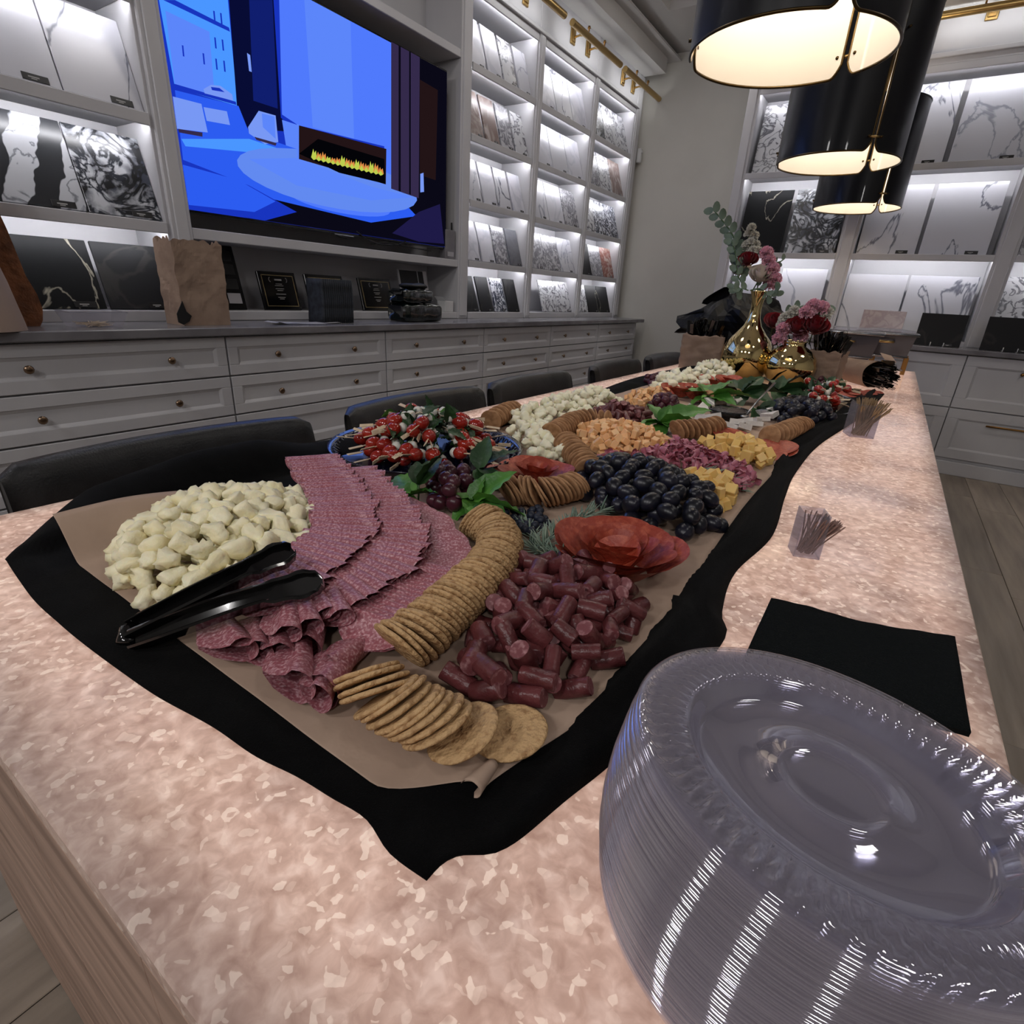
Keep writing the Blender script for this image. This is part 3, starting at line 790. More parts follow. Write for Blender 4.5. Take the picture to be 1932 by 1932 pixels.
def quartz():
    m = bpy.data.materials.new('backlit_quartz'); m.use_nodes = True
    nt = m.node_tree; N = nt.nodes; L = nt.links; b = N['Principled BSDF']
    tc = N.new('ShaderNodeTexCoord'); oc = tc.outputs['Object']

    def noise_(sc, det, dist=0.0):
        n = N.new('ShaderNodeTexNoise'); n.inputs['Scale'].default_value = sc; n.inputs['Detail'].default_value = det; n.inputs['Distortion'].default_value = dist
        L.new(oc, n.inputs['Vector']); return n.outputs[0]

    def ramp(sock, stops):
        r = N.new('ShaderNodeValToRGB'); e = r.color_ramp.elements
        e[0].position, e[0].color = stops[0][0], lin(stops[0][1]); e[1].position, e[1].color = stops[-1][0], lin(stops[-1][1])
        for p, c in stops[1:-1]:
            x = e.new(p); x.color = lin(c)
        L.new(sock, r.inputs[0]); return r.outputs[0]

    def mixc(a_, b_, mode, fac=None):
        x = N.new('ShaderNodeMix'); x.data_type = 'RGBA'; x.blend_type = mode; x.inputs[0].default_value = 1
        if fac is not None: L.new(fac, x.inputs[0])
        L.new(a_, x.inputs[6]); L.new(b_, x.inputs[7]); return x.outputs[2]
    wn = N.new('ShaderNodeTexNoise'); wn.inputs['Scale'].default_value = 40; wn.inputs['Detail'].default_value = 3; L.new(oc, wn.inputs['Vector'])
    wm = N.new('ShaderNodeMix'); wm.data_type = 'VECTOR'; wm.inputs[0].default_value = 0.02; L.new(oc, wm.inputs[4]); L.new(wn.outputs['Color'], wm.inputs[5])

    def cells(sc, smooth):
        v = N.new('ShaderNodeTexVoronoi'); v.feature = 'SMOOTH_F1'; v.inputs['Scale'].default_value = sc; v.inputs['Smoothness'].default_value = smooth
        L.new(wm.outputs[1], v.inputs['Vector'])
        q = N.new('ShaderNodeSeparateColor'); L.new(v.outputs['Color'], q.inputs[0]); return q
    base = ramp(noise_(70, 8, 0.6), [(0.30, (190, 154, 136)), (0.52, (212, 178, 160)), (0.72, (232, 204, 188))])
    cloud = ramp(noise_(4.5, 5), [(0.34, (206, 200, 202)), (0.5, (246, 238, 236)), (0.66, (255, 250, 246))])
    col = mixc(base, cloud, 'MULTIPLY')
    c1 = cells(70, 0.35)
    col = mixc(col, ramp(c1.outputs[0], [(0.2, (236, 230, 227)), (0.8, (255, 255, 255))]), 'MULTIPLY')
    c2_ = cells(165, 0.25)
    fl_ = N.new('ShaderNodeMapRange'); fl_.interpolation_type = 'SMOOTHSTEP'; fl_.inputs[1].default_value = 0.74; fl_.inputs[2].default_value = 1.02; fl_.inputs[4].default_value = 0.5; L.new(c2_.outputs[1], fl_.inputs[0])
    wc = N.new('ShaderNodeRGB'); wc.outputs[0].default_value = lin((252, 226, 206))
    m3o = mixc(col, wc.outputs[0], 'MIX', fl_.outputs[0])
    hs = N.new('ShaderNodeHueSaturation'); hs.inputs['Saturation'].default_value = 0.55; hs.inputs['Value'].default_value = 0.62; L.new(m3o, hs.inputs['Color'])
    L.new(hs.outputs[0], b.inputs['Base Color'])
    L.new(m3o, b.inputs['Emission Color'])
    # extent of the light panel under the slab (it stops short of the edges)
    sx = N.new('ShaderNodeSeparateXYZ'); L.new(tc.outputs['Object'], sx.inputs[0])
    def edge(sock, a, c):
        r = N.new('ShaderNodeMapRange'); r.interpolation_type = 'SMOOTHSTEP'; r.inputs[1].default_value = a; r.inputs[2].default_value = c
        L.new(sock, r.inputs[0]); return r.outputs[0]
    hw, hl = (TX1 - TX0) / 2, (TY1 - TY0) / 2
    out = None
    for s in (edge(sx.outputs[0], -hw - 0.02, -hw + 0.05), edge(sx.outputs[0], hw + 0.01, hw - 0.05), edge(sx.outputs[1], -hl - 0.01, -hl + 0.085), edge(sx.outputs[1], hl + 0.02, hl - 0.08)):
        if out is None: out = s
        else:
            k = N.new('ShaderNodeMath'); k.operation = 'MULTIPLY'; L.new(out, k.inputs[0]); L.new(s, k.inputs[1]); out = k.outputs[0]
    k = N.new('ShaderNodeMath'); k.operation = 'MULTIPLY_ADD'; k.inputs[1].default_value = 0.56; k.inputs[2].default_value = 0.20; L.new(out, k.inputs[0])  # added base emission lifts the slab edge beyond the light panel
    L.new(k.outputs[0], b.inputs['Emission Strength'])
    b.inputs['Roughness'].default_value = 0.09
    b.inputs['Specular IOR Level'].default_value = 0.5
    MATS['quartz'] = m


quartz()
t = thing('stone_table', 'long table with glowing backlit rose quartz top', 'table', ((TX0 + TX1) / 2, (TY0 + TY1) / 2, 0))
m = MB(); m.box(TX0, TX1, TY0, TY1, TZ - 0.022, TZ, 0.002)
hw, hl = (TX1 - TX0) / 2, (TY1 - TY0) / 2
o = link('tabletop', m.mesh('tabletop', 'quartz', False, ((TX0 + TX1) / 2, (TY0 + TY1) / 2, TZ)), t); o.location = (0, 0, TZ)
m = MB(); m.box(TX0 + 0.02, TX1 - 0.02, TY0 + 0.03, TY1 - 0.03, TZ - 0.07, TZ - 0.022); part('sub_frame', m, 'joint_dark', t)
bs = MB(); bs.box(-0.78, -0.12, 0.5, 4.3, 0, TZ - 0.07)
part('pedestal', bs, 'wood_panel', t)
for y0, y1, nm in ((TY0 + 0.008, TY0 + 0.048, 'end'), (TY1 - 0.048, TY1 - 0.008, 'far')):
    e = MB(); e.box(TX0 + 0.012, TX1 - 0.012, y0 + 0.006, y1 - 0.006, 0, TZ - 0.07)
    ep = part('end_panel', e, 'joint_dark', t)
    for i in range(5):
        for j in range(5):
            x0 = TX0 + 0.01 + (TX1 - TX0 - 0.02) * i / 5 + (0.0 if j % 2 else 0.0)
            x1 = TX0 + 0.01 + (TX1 - TX0 - 0.02) * (i + 1) / 5
            b_ = MB(); b_.box(x0 + 0.0006, x1 - 0.0006, y0, y1, 0.002 + 0.136 * j, 0.137 + 0.136 * j, 0.001)
            part('wood_tile', b_, 'wood_panel', ep)

# ------------------------------------------------------------------ black cloth on the table
def poly_curve(pts, t):
    q, _ = along([Vector((a, b_, 0)) for a, b_ in pts], t); return q


near_c = [(-1.035, 0.225), (-1.0, 0.207), (-0.93, 0.188), (-0.86, 0.172), (-0.76, 0.152), (-0.66, 0.146), (-0.56, 0.142), (-0.47, 0.150), (-0.40, 0.150), (-0.33, 0.148), (-0.255, 0.158), (-0.215, 0.150)]
# outline measured on the table plane
NEARP = [T(*p) for p in ((12, 1060), (60, 1130), (110, 1178), (160, 1220), (230, 1272), (300, 1320), (400, 1375), (480, 1430), (560, 1470), (625, 1510), (690, 1550), (735, 1615), (805, 1667))]
RIGHTP = [T(*p) for p in ((805, 1667), (860, 1622), (950, 1608), (1060, 1520), (1200, 1400), (1362, 1215), (1360, 1160), (1385, 1085), (1455, 1015), (1480, 940), (1500, 895), (1545, 842), (1612, 797), (1650, 765), (1668, 745))]
LEFTP = [T(12, 1060)] + [Vector(p) for p in ((-1.05, 0.30, 0.76), (-1.064, 0.36, 0.76), (-1.066, 0.50, 0.76), (-1.066, 0.62, 0.76), (-1.06, 0.80, 0.76), (-1.04, 1.0, 0.76), (-0.99, 1.2, 0.76), (-0.955, 1.4, 0.76), (-0.93, 1.75, 0.76), (-0.94, 2.0, 0.76), (-0.99, 2.5, 0.76), (-0.99, 3.0, 0.76), (-0.95, 3.6, 0.76))]


def cloth_pt(u, v):
    """u along the board, v from left to right"""
    n, _ = along(NEARP, v); l, _ = along(LEFTP, u); r, _ = along(RIGHTP, u)
    f = LEFTP[-1].lerp(RIGHTP[-1], v)
    a = n.lerp(f, u); b_ = l.lerp(r, v); c = NEARP[0].lerp(NEARP[-1], v).lerp(LEFTP[-1].lerp(RIGHTP[-1], v), u)
    p = a + b_ - c
    # drape: small creases in the border, a bunched ridge at the left and a rolled hem at the right
    dl = (p.x - l.x); dr = (r.x - p.x); dn = min((p - n).length, 1)
    z = 0.0025
    zz = noise.noise(Vector((p.x * 9, p.y * 5, 3)))
    if dl < 0.14 and p.x < -0.86 :
        hump = exp(-((p.y - 0.52) / 0.2) ** 2) * 0.045 + 0.012 + 0.008 * noise.noise(Vector((p.y * 9, 0, 1)))
        z += sstep(-0.865, -0.89, p.x) * hump * max(0, sin(pi * min(max(dl, 0) / 0.14, 1))) ** 0.8
    if dr < 0.10:
        wv = 0.5 + 0.5 * sin(dr * 170 + 3 * noise.noise(Vector((p.y * 4, 0, 2))))
        z += sstep(-0.150, -0.130, p.x + 0.3 * max(0, p.y - 1.2) ** 2) * (0.005 + 0.012 * wv) * max(0, sin(pi * min(max(dr, 0) / 0.085, 1))) ** 0.7 * sstep(0.0, 0.05, p.y - 0.16)
    if dn < 0.06:
        z += sstep(0.202, 0.180, p.y) * 0.004 * max(0, zz + 0.4) * sin(pi * dn / 0.06)
    return Vector((p.x, p.y, 0.76 + z))


m = MB(); m.grid(lambda u, v: cloth_pt(u ** 1.5, v), 150, 90)
m.f = [f[::-1] for f in m.f]
o = solo('black_cloth', 'black fabric cloth spread under the food with creased hem', 'cloth', m, 'cloth_black', True, (-0.55, 1.5, 0.76))
sm = o.modifiers.new('thick', 'SOLIDIFY'); sm.thickness = 0.0015; sm.offset = 1
# ------------------------------------------------------------------ kraft paper under the food
PN = [(-0.985, 0.245), (-0.90, 0.226), (-0.80, 0.214), (-0.60, 0.210), (-0.40, 0.206), (-0.235, 0.206)]


def paper_pt(u, v):
    xl = -0.845 - 0.02 * u; xr = -0.150 + 0.006 * sin(u * 14) - 0.022 * sstep(0.05, 0.0, u)
    x = xl + (xr - xl) * v
    y0 = 0.213 - 0.010 * (v - 0.1) + 0.050 * sstep(0.89, 1.0, v)      # near right corner turned under
    y = y0 + (2.75 - y0) * u
    z = 0.0045
    z += 0.058 * sstep(-0.795, -0.85, x) ** 0.8 * sstep(0.60, 0.28, y)      # lifted left edge
    z += 0.004 * exp(-((x + 0.17) / 0.03) ** 2 - ((y - 0.25) / 0.02) ** 2)
    z += 0.0012 * noise.noise(Vector((x * 14, y * 14, 0)))
    return Vector((x, y, 0.76 + max(z, 0.004)))


m = MB(); m.grid(lambda u, v: paper_pt(u ** 1.6, v), 110, 90)
m.f = [f[::-1] for f in m.f]
cs, ce = T(905, 1514, 0.002), T(938, 1462, 0.002)
ax_ = (ce - cs); si = Vector((ax_.y, -ax_.x, 0)).normalized()
m.grid(lambda u, v: cs + ax_ * u + si * (-0.008 + 0.0085 * sin(v * 4.6)) * (1 - 0.5 * u) + Vector((0, 0, 0.0095 - 0.0080 * cos(v * 4.6) * (1 - .4 * u))), 8, 14)
o = solo('kraft_paper', 'brown kraft paper sheet lining the food display, corners curled', 'paper', m, 'parchment', True, (-0.55, 1.5, 0.76))
sm = o.modifiers.new('thick', 'SOLIDIFY'); sm.thickness = 0.0004; sm.offset = 1

# ------------------------------------------------------------------ chairs along the left side
def chair(yc, label):
    t = thing('leather_chair', label, 'chair', (-1.16, yc, 0), 'black leather chairs on the left side of the table')
    X = -1.165

    def shell(u, v):        # padded back, closed loop section u, along width v
        w = (v - 0.5) * 2
        y = 0.295 * w
        th = 0.034 * (1 - 0.5 * max(0, abs(w) - 0.9) / 0.1)
        a = 2 * pi * u
        hz = 0.20
        cx = 0.5 + 0.5 * 0
        sgn = lambda q: (1 if q >= 0 else -1)
        ex = sgn(cos(a)) * abs(cos(a)) ** 0.5 * th; ez = sgn(sin(a)) * abs(sin(a)) ** 0.35 * hz
        top = 0.0
        sh = 1 - 0.08 * max(0, (abs(w) - 0.88) / 0.12) ** 2
        return Vector((X + ex + 0.05 * w * w - 0.02 * (ez / hz) * -1 * 0 - 0.03 * (ez / hz), yc + y, 0.612 + ez * sh + (top if ez > 0 else 0)))
    m = MB(); m.grid(shell, 36, 22, True, False)
    n = 22
    m.f.append([i * n for i in range(36)]); m.mi.append(0); m.f.append([i * n + n - 1 for i in range(36)][::-1]); m.mi.append(0)
    part('backrest', m, 'leather', t, True)
    m = MB(); m.box(-1.12, -0.66, yc - 0.25, yc + 0.25, 0.40, 0.48, 0.02); part('seat', m, 'leather', t)
    m = MB()
    for q in (-1, 1):
        pass
    for sx_, sy_ in ((-1.10, -0.22), (-1.10, 0.22), (-0.70, -0.22), (-0.70, 0.22)):
        m = MB(); m.tube([(sx_, yc + sy_, 0.40), (sx_ + (0.03 if sx_ > -0.9 else -0.03), yc + sy_ * 1.1, 0)], [0.018, 0.012], 10); part('leg', m, 'matte_black', t, True)


chair(0.53, 'black leather chair nearest the camera beside the white cheese curds')
chair(1.24, 'black leather chair half hidden behind the tomato skewer tray')
chair(1.88, 'black leather chair beside the black cloth, third from the near end')
chair(2.70, 'black leather chair just left of the tall gold vase and bag, fourth along the table')
chair(3.42, 'black leather chair partly behind the far brown paper bag')

# ------------------------------------------------------------------ pendant lamps
P('shade_out', (5, 6, 13), rough=0.38, coat=0.12, spec=0.3)
P('shade_in', (228, 222, 214), rough=0.8)
P('bronze', (74, 60, 38), rough=0.35, metal=1.0)


def pendant(yc, label, az=radians(-55)):
    C = Vector((-0.460, yc, 0)); zb, zt, R = 1.80, 2.41, 0.278
    t = thing('pendant_lamp', label, 'lamp', (C.x, C.y, 2.1), 'dark drum pendant lamps over the table')
    azs = (az, az + 2 * pi / 3, az + 4 * pi / 3)
    half = 0.035            # half width of the slit in radians

    def zbot(a):            # the lower rim curls up beside each slit
        d = min(abs((a - s + pi) % (2 * pi) - pi) for s in azs) - half
        return zb + 0.036 * max(0, 1 - d / 0.12) ** 2.2
    for s in range(3):
        a0 = azs[s] + half; a1 = azs[s] + 2 * pi / 3 - half
        n = 64
        A = [a0 + (a1 - a0) * (0.5 - 0.5 * cos(pi * i / n) if 0 else i / n) for i in range(n + 1)]
        # denser samples close to the slits
        A = sorted(set([a0 + 0.2 * k / 10 for k in range(11)] + [a1 - 0.2 * k / 10 for k in range(11)] + [a0 + 0.2 + (a1 - a0 - 0.4) * k / 44 for k in range(45)]))
        pt = lambda r, a, z: Vector((C.x + r * cos(a), C.y + r * sin(a), z))
        mo = MB(); mo.ring([[pt(R, a, z if k else zbot(a)) for a in A] for k, z in enumerate((0, zb + 0.1, zb + 0.3, zt))], False, False)
        part('outer_shell', mo, 'shade_out', t, True)
        mi = MB(); mi.ring([[pt(R - 0.004, a, z if k else zbot(a)) for a in A] for k, z in enumerate((0, zb + 0.1, zb + 0.3, zt))], False, False)
        mi.f = [f[::-1] for f in mi.f]
        part('inner_shell', mi, 'shade_in', t, True)
        mr = MB(); loop = [pt(R - 0.002, a, zbot(a)) for a in A] 
        loop = [pt(R - 0.002, a0, zt)] + loop + [pt(R - 0.002, a1, zt)]
        mr.tube(loop, 0.0042, 8); part('rim_trim', mr, 'bronze', t, True)
        mt = MB(); mt.tube([pt(R - 0.002, a, zt) for a in A], 0.006, 8); part('top_trim', mt, 'shade_out', t, True)
        # clip bar across the slit and pins
        for zc, rr in ((zb + 0.055, 0.004), (zt - 0.16, 0.004)):
            mc = MB(); mc.tube([pt(R + 0.001, azs[s] - 0.11, zc), pt(R + 0.003, azs[s], zc), pt(R + 0.001, azs[s] + 0.11, zc)], 0.005, 8)
            if zc < zb + 0.1 : part('clip_bar', mc, 'brass', t, True)
            for q in (-0.10, 0.10):
                mp = MB(); mp.tube([pt(R - 0.006, azs[s] + q, zc + 0.0), pt(R + 0.012, azs[s] + q, zc)], 0.005, 8); part('pin', mp, 'bronze', t, True)
    m = MB(); m.tube([(C.x, C.y, 3.62), (C.x, C.y, zt - 0.06)], 0.008, 8); part('stem', m, 'bronze', t, True)
    m = MB(); m.lathe([(0.0, 3.62), (0.07, 3.62), (0.07, 3.59), (0.0, 3.585)], 24, (C.x, C.y, 0)); part('canopy', m, 'bronze', t, True)
    m = MB()
    for a in (0, pi / 2, pi, 3 * pi / 2): m.tube([(C.x, C.y, zt - 0.05), (C.x + R * cos(a), C.y + R * sin(a), zt - 0.05)], 0.004, 6)
    part('spider', m, 'bronze', t, True)
    for k in range(3):
        a = 2 * pi * k / 3 + 0.4
        m = MB(); m.tube([(C.x, C.y, 2.28), (C.x + 0.04 * cos(a), C.y + 0.04 * sin(a), 2.22), (C.x + 0.085 * cos(a), C.y + 0.085 * sin(a), 2.19), (C.x + 0.10 * cos(a), C.y + 0.10 * sin(a), 2.22), (C.x + 0.10 * cos(a), C.y + 0.10 * sin(a), 2.25)], 0.006, 8)
        ar = part('lamp_arm', m, 'bronze', t, True)
        m = MB(); m.ell((C.x + 0.10 * cos(a), C.y + 0.10 * sin(a), 2.285), (0.022, 0.022, 0.036), 10, 8); part('bulb', m, 'bulb', ar, True)
    m = MB(); m.tube([(C.x, C.y, 2.36), (C.x, C.y, 2.27)], 0.014, 10); part('hub', m, 'bronze', t, True)
    d = bpy.data.lights.new('pendant_glow', 'POINT'); d.energy = 6.5; d.color = (1, 0.88, 0.72); d.shadow_soft_size = 0.06
    o = bpy.data.objects.new('pendant_glow', d); COL.objects.link(o); o.location = (C.x, C.y, 2.12); 


pendant(2.05, 'largest dark navy pendant lamp, cut by the top edge of the photo')
pendant(3.53, 'middle dark navy pendant lamp with its slit facing the camera')
pendant(5.01, 'smallest dark pendant lamp, farthest over the table')

# ------------------------------------------------------------------ clear plates
def plastic(name, tf, col, rough, gl):
    m = bpy.data.materials.new(name); m.use_nodes = True
    nt = m.node_tree; N = nt.nodes; L = nt.links; N.clear()
    o = N.new('ShaderNodeOutputMaterial'); mx = N.new('ShaderNodeMixShader'); tr = N.new('ShaderNodeBsdfTransparent')
    pb = N.new('ShaderNodeBsdfPrincipled'); pb.inputs['Base Color'].default_value = lin(col); pb.inputs['Roughness'].default_value = rough
    pb.inputs['Specular IOR Level'].default_value = gl
    tl = N.new('ShaderNodeBsdfTranslucent'); tl.inputs[0].default_value = lin(col)
    m1 = N.new('ShaderNodeMixShader'); m1.inputs[0].default_value = 0.35
    L.new(pb.outputs[0], m1.inputs[1]); L.new(tl.outputs[0], m1.inputs[2])
    gs = N.new('ShaderNodeBsdfGlossy'); gs.inputs['Roughness'].default_value = rough; gs.inputs[0].default_value = (0.92, 0.93, 1.0, 1)
    m2 = N.new('ShaderNodeMixShader'); m2.inputs[0].default_value = 0.5 if gl >= 1 else 0.2
    L.new(m1.outputs[0], m2.inputs[1]); L.new(gs.outputs[0], m2.inputs[2])
    fr = N.new('ShaderNodeLayerWeight'); fr.inputs[0].default_value = 0.35
    mr = N.new('ShaderNodeMapRange'); mr.inputs[3].default_value = 1 - tf; mr.inputs[4].default_value = min(1, 1 - tf + 0.45)
    L.new(fr.outputs['Facing'], mr.inputs[0]); L.new(mr.outputs[0], mx.inputs[0])
    tr.inputs[0].default_value = lin((240, 240, 246))
    L.new(tr.outputs[0], mx.inputs[1]); L.new(m2.outputs[0], mx.inputs[2]); L.new(mx.outputs[0], o.inputs[0])
    MATS[name] = m


plastic('clear_top', 0.88, (226, 220, 226), 0.03, 1.0)
plastic('clear_stack', 0.66, (224, 214, 224), 0.06, 1.0)
PR = 0.115


def plate_mesh(name, mat, fl, n=180):
    def fn(u, v):
        a = 2 * pi * u
        r_ = [0, 0.022, 0.0275, 0.029, 0.0305, 0.05, 0.0725, 0.0745, 0.077, 0.081, 0.0845, 0.0865, 0.093, 0.099, 0.105, 0.109, 0.1115, 0.1135, 0.115, 0.1152][round(v * 19)]
        z_ = [0.0, 0.0, 0.0, 0.0009, 0.0, 0.0, 0.0, 0.0009, 0.0030, 0.0095, 0.0125, 0.0130, 0.0137, 0.0145, 0.0153, 0.0158, 0.0160, 0.0155, 0.0146, 0.0138][round(v * 19)]
        if fl and 0.086 < r_ < 0.1125:
            k = sin(pi * (r_ - 0.0865) / 0.025)
            z_ += 0.0021 * k * sin(70 * (a + (r_ - 0.0865) * 8))
        return Vector((r_ * cos(a), r_ * sin(a), z_))
    m = MB(); m.grid(fn, n if fl else 96, 20, True, False)
    return m.mesh(name, mat, True)


pm_top = plate_mesh('plate', 'clear_top', True, 480)
pm_mid = plate_mesh('plate', 'clear_stack', True, 360)
pm_low = plate_mesh('plate', 'clear_stack', False)
NP_, PITCHP = 64, 0.00188
topc = Vector((0.036, 0.300, 0.76 + 0.36 - 0.235))
nrm = Vector((0.071, 0.111, 1)).normalized()
base = Vector((0.030, 0.296, 0.764))
for i in range(NP_):
    f = i / (NP_ - 1)
    n_ = Vector((nrm.x * f, nrm.y * f, 1)).normalized()
    bow = Vector((-0.006, -0.004, 0)) * sin(pi * f)
    p = base.lerp(topc, f) + bow + Vector((RND.uniform(-.0006, .0006), RND.uniform(-.0006, .0006), 0)) - n_ * 0.016
    p.z = max(p.z, 0.7605 + 0.0018 * i * 0.9)
    q = Vector((0, 0, 1)).rotation_difference(n_).to_matrix().to_4x4()
    top = i == NP_ - 1
    o = link('plate', pm_top if i >= NP_ - 2 else (pm_mid if i >= NP_ - 8 else pm_low), None, Matrix.Translation(p) @ q)
    tag(o, 'clear fluted plastic plate on top of the tall stack' if top else 'clear plastic plate in the tall stack at the right, below the top one', 'plate', 'clear plastic plates in the tall stack')

# ------------------------------------------------------------------ black paper napkins behind the plates
for k in range(6):
    c4 = [T(1452, 1137, 0.001), T(1800, 1212, 0.001), T(1812, 1336, 0.001), T(1425, 1212, 0.001)]
    A, B = c4[0], c4[1]
    ex = (B - A).normalized(); ey = Vector((0.0, -1, 0))
    w = (B - A).length

    def nf(u, v, k=k):
        p = A + ex * (w * u) + ey * (0.185 * v)
        e_ = 0.006 * sin(u * 7 + k * .2) * (1 - v) + 0.003 * noise.noise(Vector((u * 9, v * 4, k * .1)))
        z = 0.7606 + 0.0011 * k + 0.0006 * noise.noise(Vector((u * 4, v * 4, k)))
        return Vector((p.x, p.y, 0)) + ey * (-e_) + Vector((RND.uniform(-.0001, .0001), 0, z))
    m = MB(); m.grid(nf, 30, 12)
    o = solo('paper_napkin', 'black paper napkin on top of the pile behind the plates' if k == 5 else 'black paper napkin under the top one behind the plates', 'napkin', m, 'napkin_black', True, A, 'black paper napkins behind the plate stack')
    sm = o.modifiers.new('thick', 'SOLIDIFY'); sm.thickness = 0.0008; sm.offset = 1

# ------------------------------------------------------------------ clear cups with wooden picks
plastic('clear_cup', 0.94, (214, 210, 208), 0.05, 0.9)
P('pick_wood', (150, 122, 112), (128, 100, 92), 30, rough=0.6, stretch=(1, 1, 8))
P('pick_wood2', (168, 144, 112), (140, 116, 86), 30, rough=0.6)


def cup(c, s, hgt, n, L_, rad, lab, lab2, mat, spread=0.5, tilt=(0, 0), thick=0.0011):
    t = thing('clear_cup', lab, 'cup', c, 'clear square cups holding wooden picks')
    A = Matrix.Translation(c) @ rotm(0, 0, 0.35)
    m = MB()
    for a, b_, x0, x1, y0, y1 in ((0, 0, -s, s, -s, -s + .0015), (0, 0, -s, s, s - .0015, s), (0, 0, -s, -s + .0015, -s, s), (0, 0, s - .0015, s, -s, s)):
        m.box(x0, x1, y0, y1, 0, hgt, 0.0004)
    m.box(-s, s, -s, s, 0, 0.003)
    m.xf(A); part('cup_body', m, 'clear_cup', t)
    pm_ = MB(); pm_.tube([(0, 0, 0), (0, 0, L_ * 0.96), (0, 0, L_)], [rad, rad, rad * 0.5], 6)
    pme = pm_.mesh('wooden_pick', mat)
    for i in range(n):
        bx_, by_ = RND.uniform(-.55, .55) * s, RND.uniform(-.55, .55) * s
        tx, ty = max(-1, min(1, RND.gauss(0.12, spread))), max(-1, min(1, RND.gauss(0, spread)))
        d = Vector((tx * s * 1.5 - bx_ + tilt[0], ty * s * 1.5 - by_ + tilt[1], L_ * 0.93)).normalized()
        q = Vector((0, 0, 1)).rotation_difference(d).to_matrix().to_4x4()
        o = link('wooden_pick', pme, None, A @ Matrix.Translation((bx_, by_, 0.0035)) @ q)
        tag(o, lab2, 'pick', lab2.replace('wooden pick', 'wooden picks'))


cup(T(1515, 1044) + Vector((0, 0, .0005)), 0.019, 0.072, 46, 0.066, 0.0011, 'clear cup of thin wooden picks behind the black napkins', 'thin wooden pick standing in the nearer clear cup', 'pick_wood', 0.6, (0.02, 0))
cup(T(1618, 822) + Vector((0, 0, .0005)), 0.034, 0.10, 70, 0.115, 0.0017, 'clear cup crammed with picks beside the far skewers', 'pale wooden pick in the cup beside the far skewers', 'pick_wood2', 0.75, (0.02, 0))
m = MB(); m.box(0, 0.05, 0, 0.035, 0, 0.002); m.xf(Matrix.Translation(T(1432, 1076, 0.001)) @ rotm(0, 0, 1.1)); m.box(0, 0, 0, 0, 0, 0)
# ------------------------------------------------------------------ food materials
P('curd', (255, 247, 214), (250, 238, 194), 30, rough=0.45, bump=0.2, bsc=120, sss=0.1, rnd=0.05)
P('curd_white', (250, 245, 218), (244, 238, 206), 30, rough=0.5, bump=0.2, bsc=90, sss=0.1, rnd=0.05)
P('salami', (154, 88, 98), (212, 170, 176), 330, rough=0.45, lo=0.46, hi=0.70, bump=0.15, bsc=200, sss=0.1, rnd=0.06)
P('pepperoni', (150, 56, 38), (176, 84, 60), 90, rough=0.45, lo=0.45, hi=0.62, bump=0.15, bsc=160, rnd=0.08)
P('beef_stick', (84, 38, 40), (100, 50, 52), 40, rough=0.33, bump=0.2, bsc=120, rnd=0.1)
P('beef_cut', (120, 66, 70), (172, 128, 130), 160, rough=0.5, lo=0.5, hi=0.68)
P('cracker', (200, 164, 118), (146, 106, 66), 110, rough=0.75, lo=0.52, hi=0.72, bump=0.5, bsc=180, rnd=0.08)
P('cracker_far', (178, 136, 98), (150, 110, 76), 60, rough=0.75, rnd=0.08)
P('orange_cheese', (240, 184, 126), (232, 190, 142), 12, rough=0.42, sss=0.2, rnd=0.05)
P('yellow_cheese', (236, 200, 126), (230, 190, 112), 12, rough=0.42, sss=0.2, rnd=0.04)
P('brie', (232, 228, 224), (214, 208, 202), 30, rough=0.6, bump=0.3, bsc=120)
P('pink_ham', (176, 104, 120), (214, 160, 170), 60, rough=0.45, sss=0.1, rnd=0.08, lo=0.5, hi=0.68)
P('black_grape', (14, 15, 24), (28, 28, 42), 12, rough=0.32, bump=0.05, bsc=30, rnd=0.1)
P('red_grape', (62, 22, 34), (84, 40, 52), 14, rough=0.3, sss=0.1, rnd=0.15)
P('blueberry', (16, 20, 34), (34, 40, 56), 20, rough=0.5, rnd=0.15)
P('basil', (54, 104, 36), (92, 146, 60), 16, rough=0.42, bump=0.3, bsc=70, rnd=0.1, sss=0.05)
P('basil_dark', (30, 56, 30), (50, 82, 44), 16, rough=0.45, bump=0.3, bsc=70, rnd=0.1)
P('stem_green', (70, 96, 56), rough=0.6)
P('rosemary', (98, 120, 104), (140, 156, 138), 40, rough=0.6)
P('rosemary_stem', (128, 128, 106), rough=0.7)
P('tomato', (150, 34, 24), (168, 50, 32), 10, rough=0.14, coat=0.4, rnd=0.1)
P('mozzarella', (220, 218, 208), rough=0.4, sss=0.2)
P('bamboo', (226, 208, 184), (208, 186, 156), 20, rough=0.55)
P('tray_blue', (8, 9, 34), rough=0.2, coat=0.5)
P('jam', (16, 8, 10), (34, 18, 18), 60, rough=0.2, bump=0.5, bsc=120)


def inpoly(x, y, P_):
    c = False; n = len(P_)
    for i in range(n):
        a, b_ = P_[i], P_[i - 1]
        if (a[1] > y) != (b_[1] > y) and x < (b_[0] - a[0]) * (y - a[1]) / (b_[1] - a[1]) + a[0]: c = not c
    return c


def pdist(x, y, P_):
    d = 9; n = len(P_)
    for i in range(n):
        a, b_ = P_[i - 1], P_[i]
        ax, ay, bx_, by_ = a[0], a[1], b_[0], b_[1]
        L = (bx_ - ax) ** 2 + (by_ - ay) ** 2
        t = 0 if L < 1e-12 else max(0, min(1, ((x - ax) * (bx_ - ax) + (y - ay) * (by_ - ay)) / L))
        d = min(d, hypot(x - ax - t * (bx_ - ax), y - ay - t * (by_ - ay)))
    return d


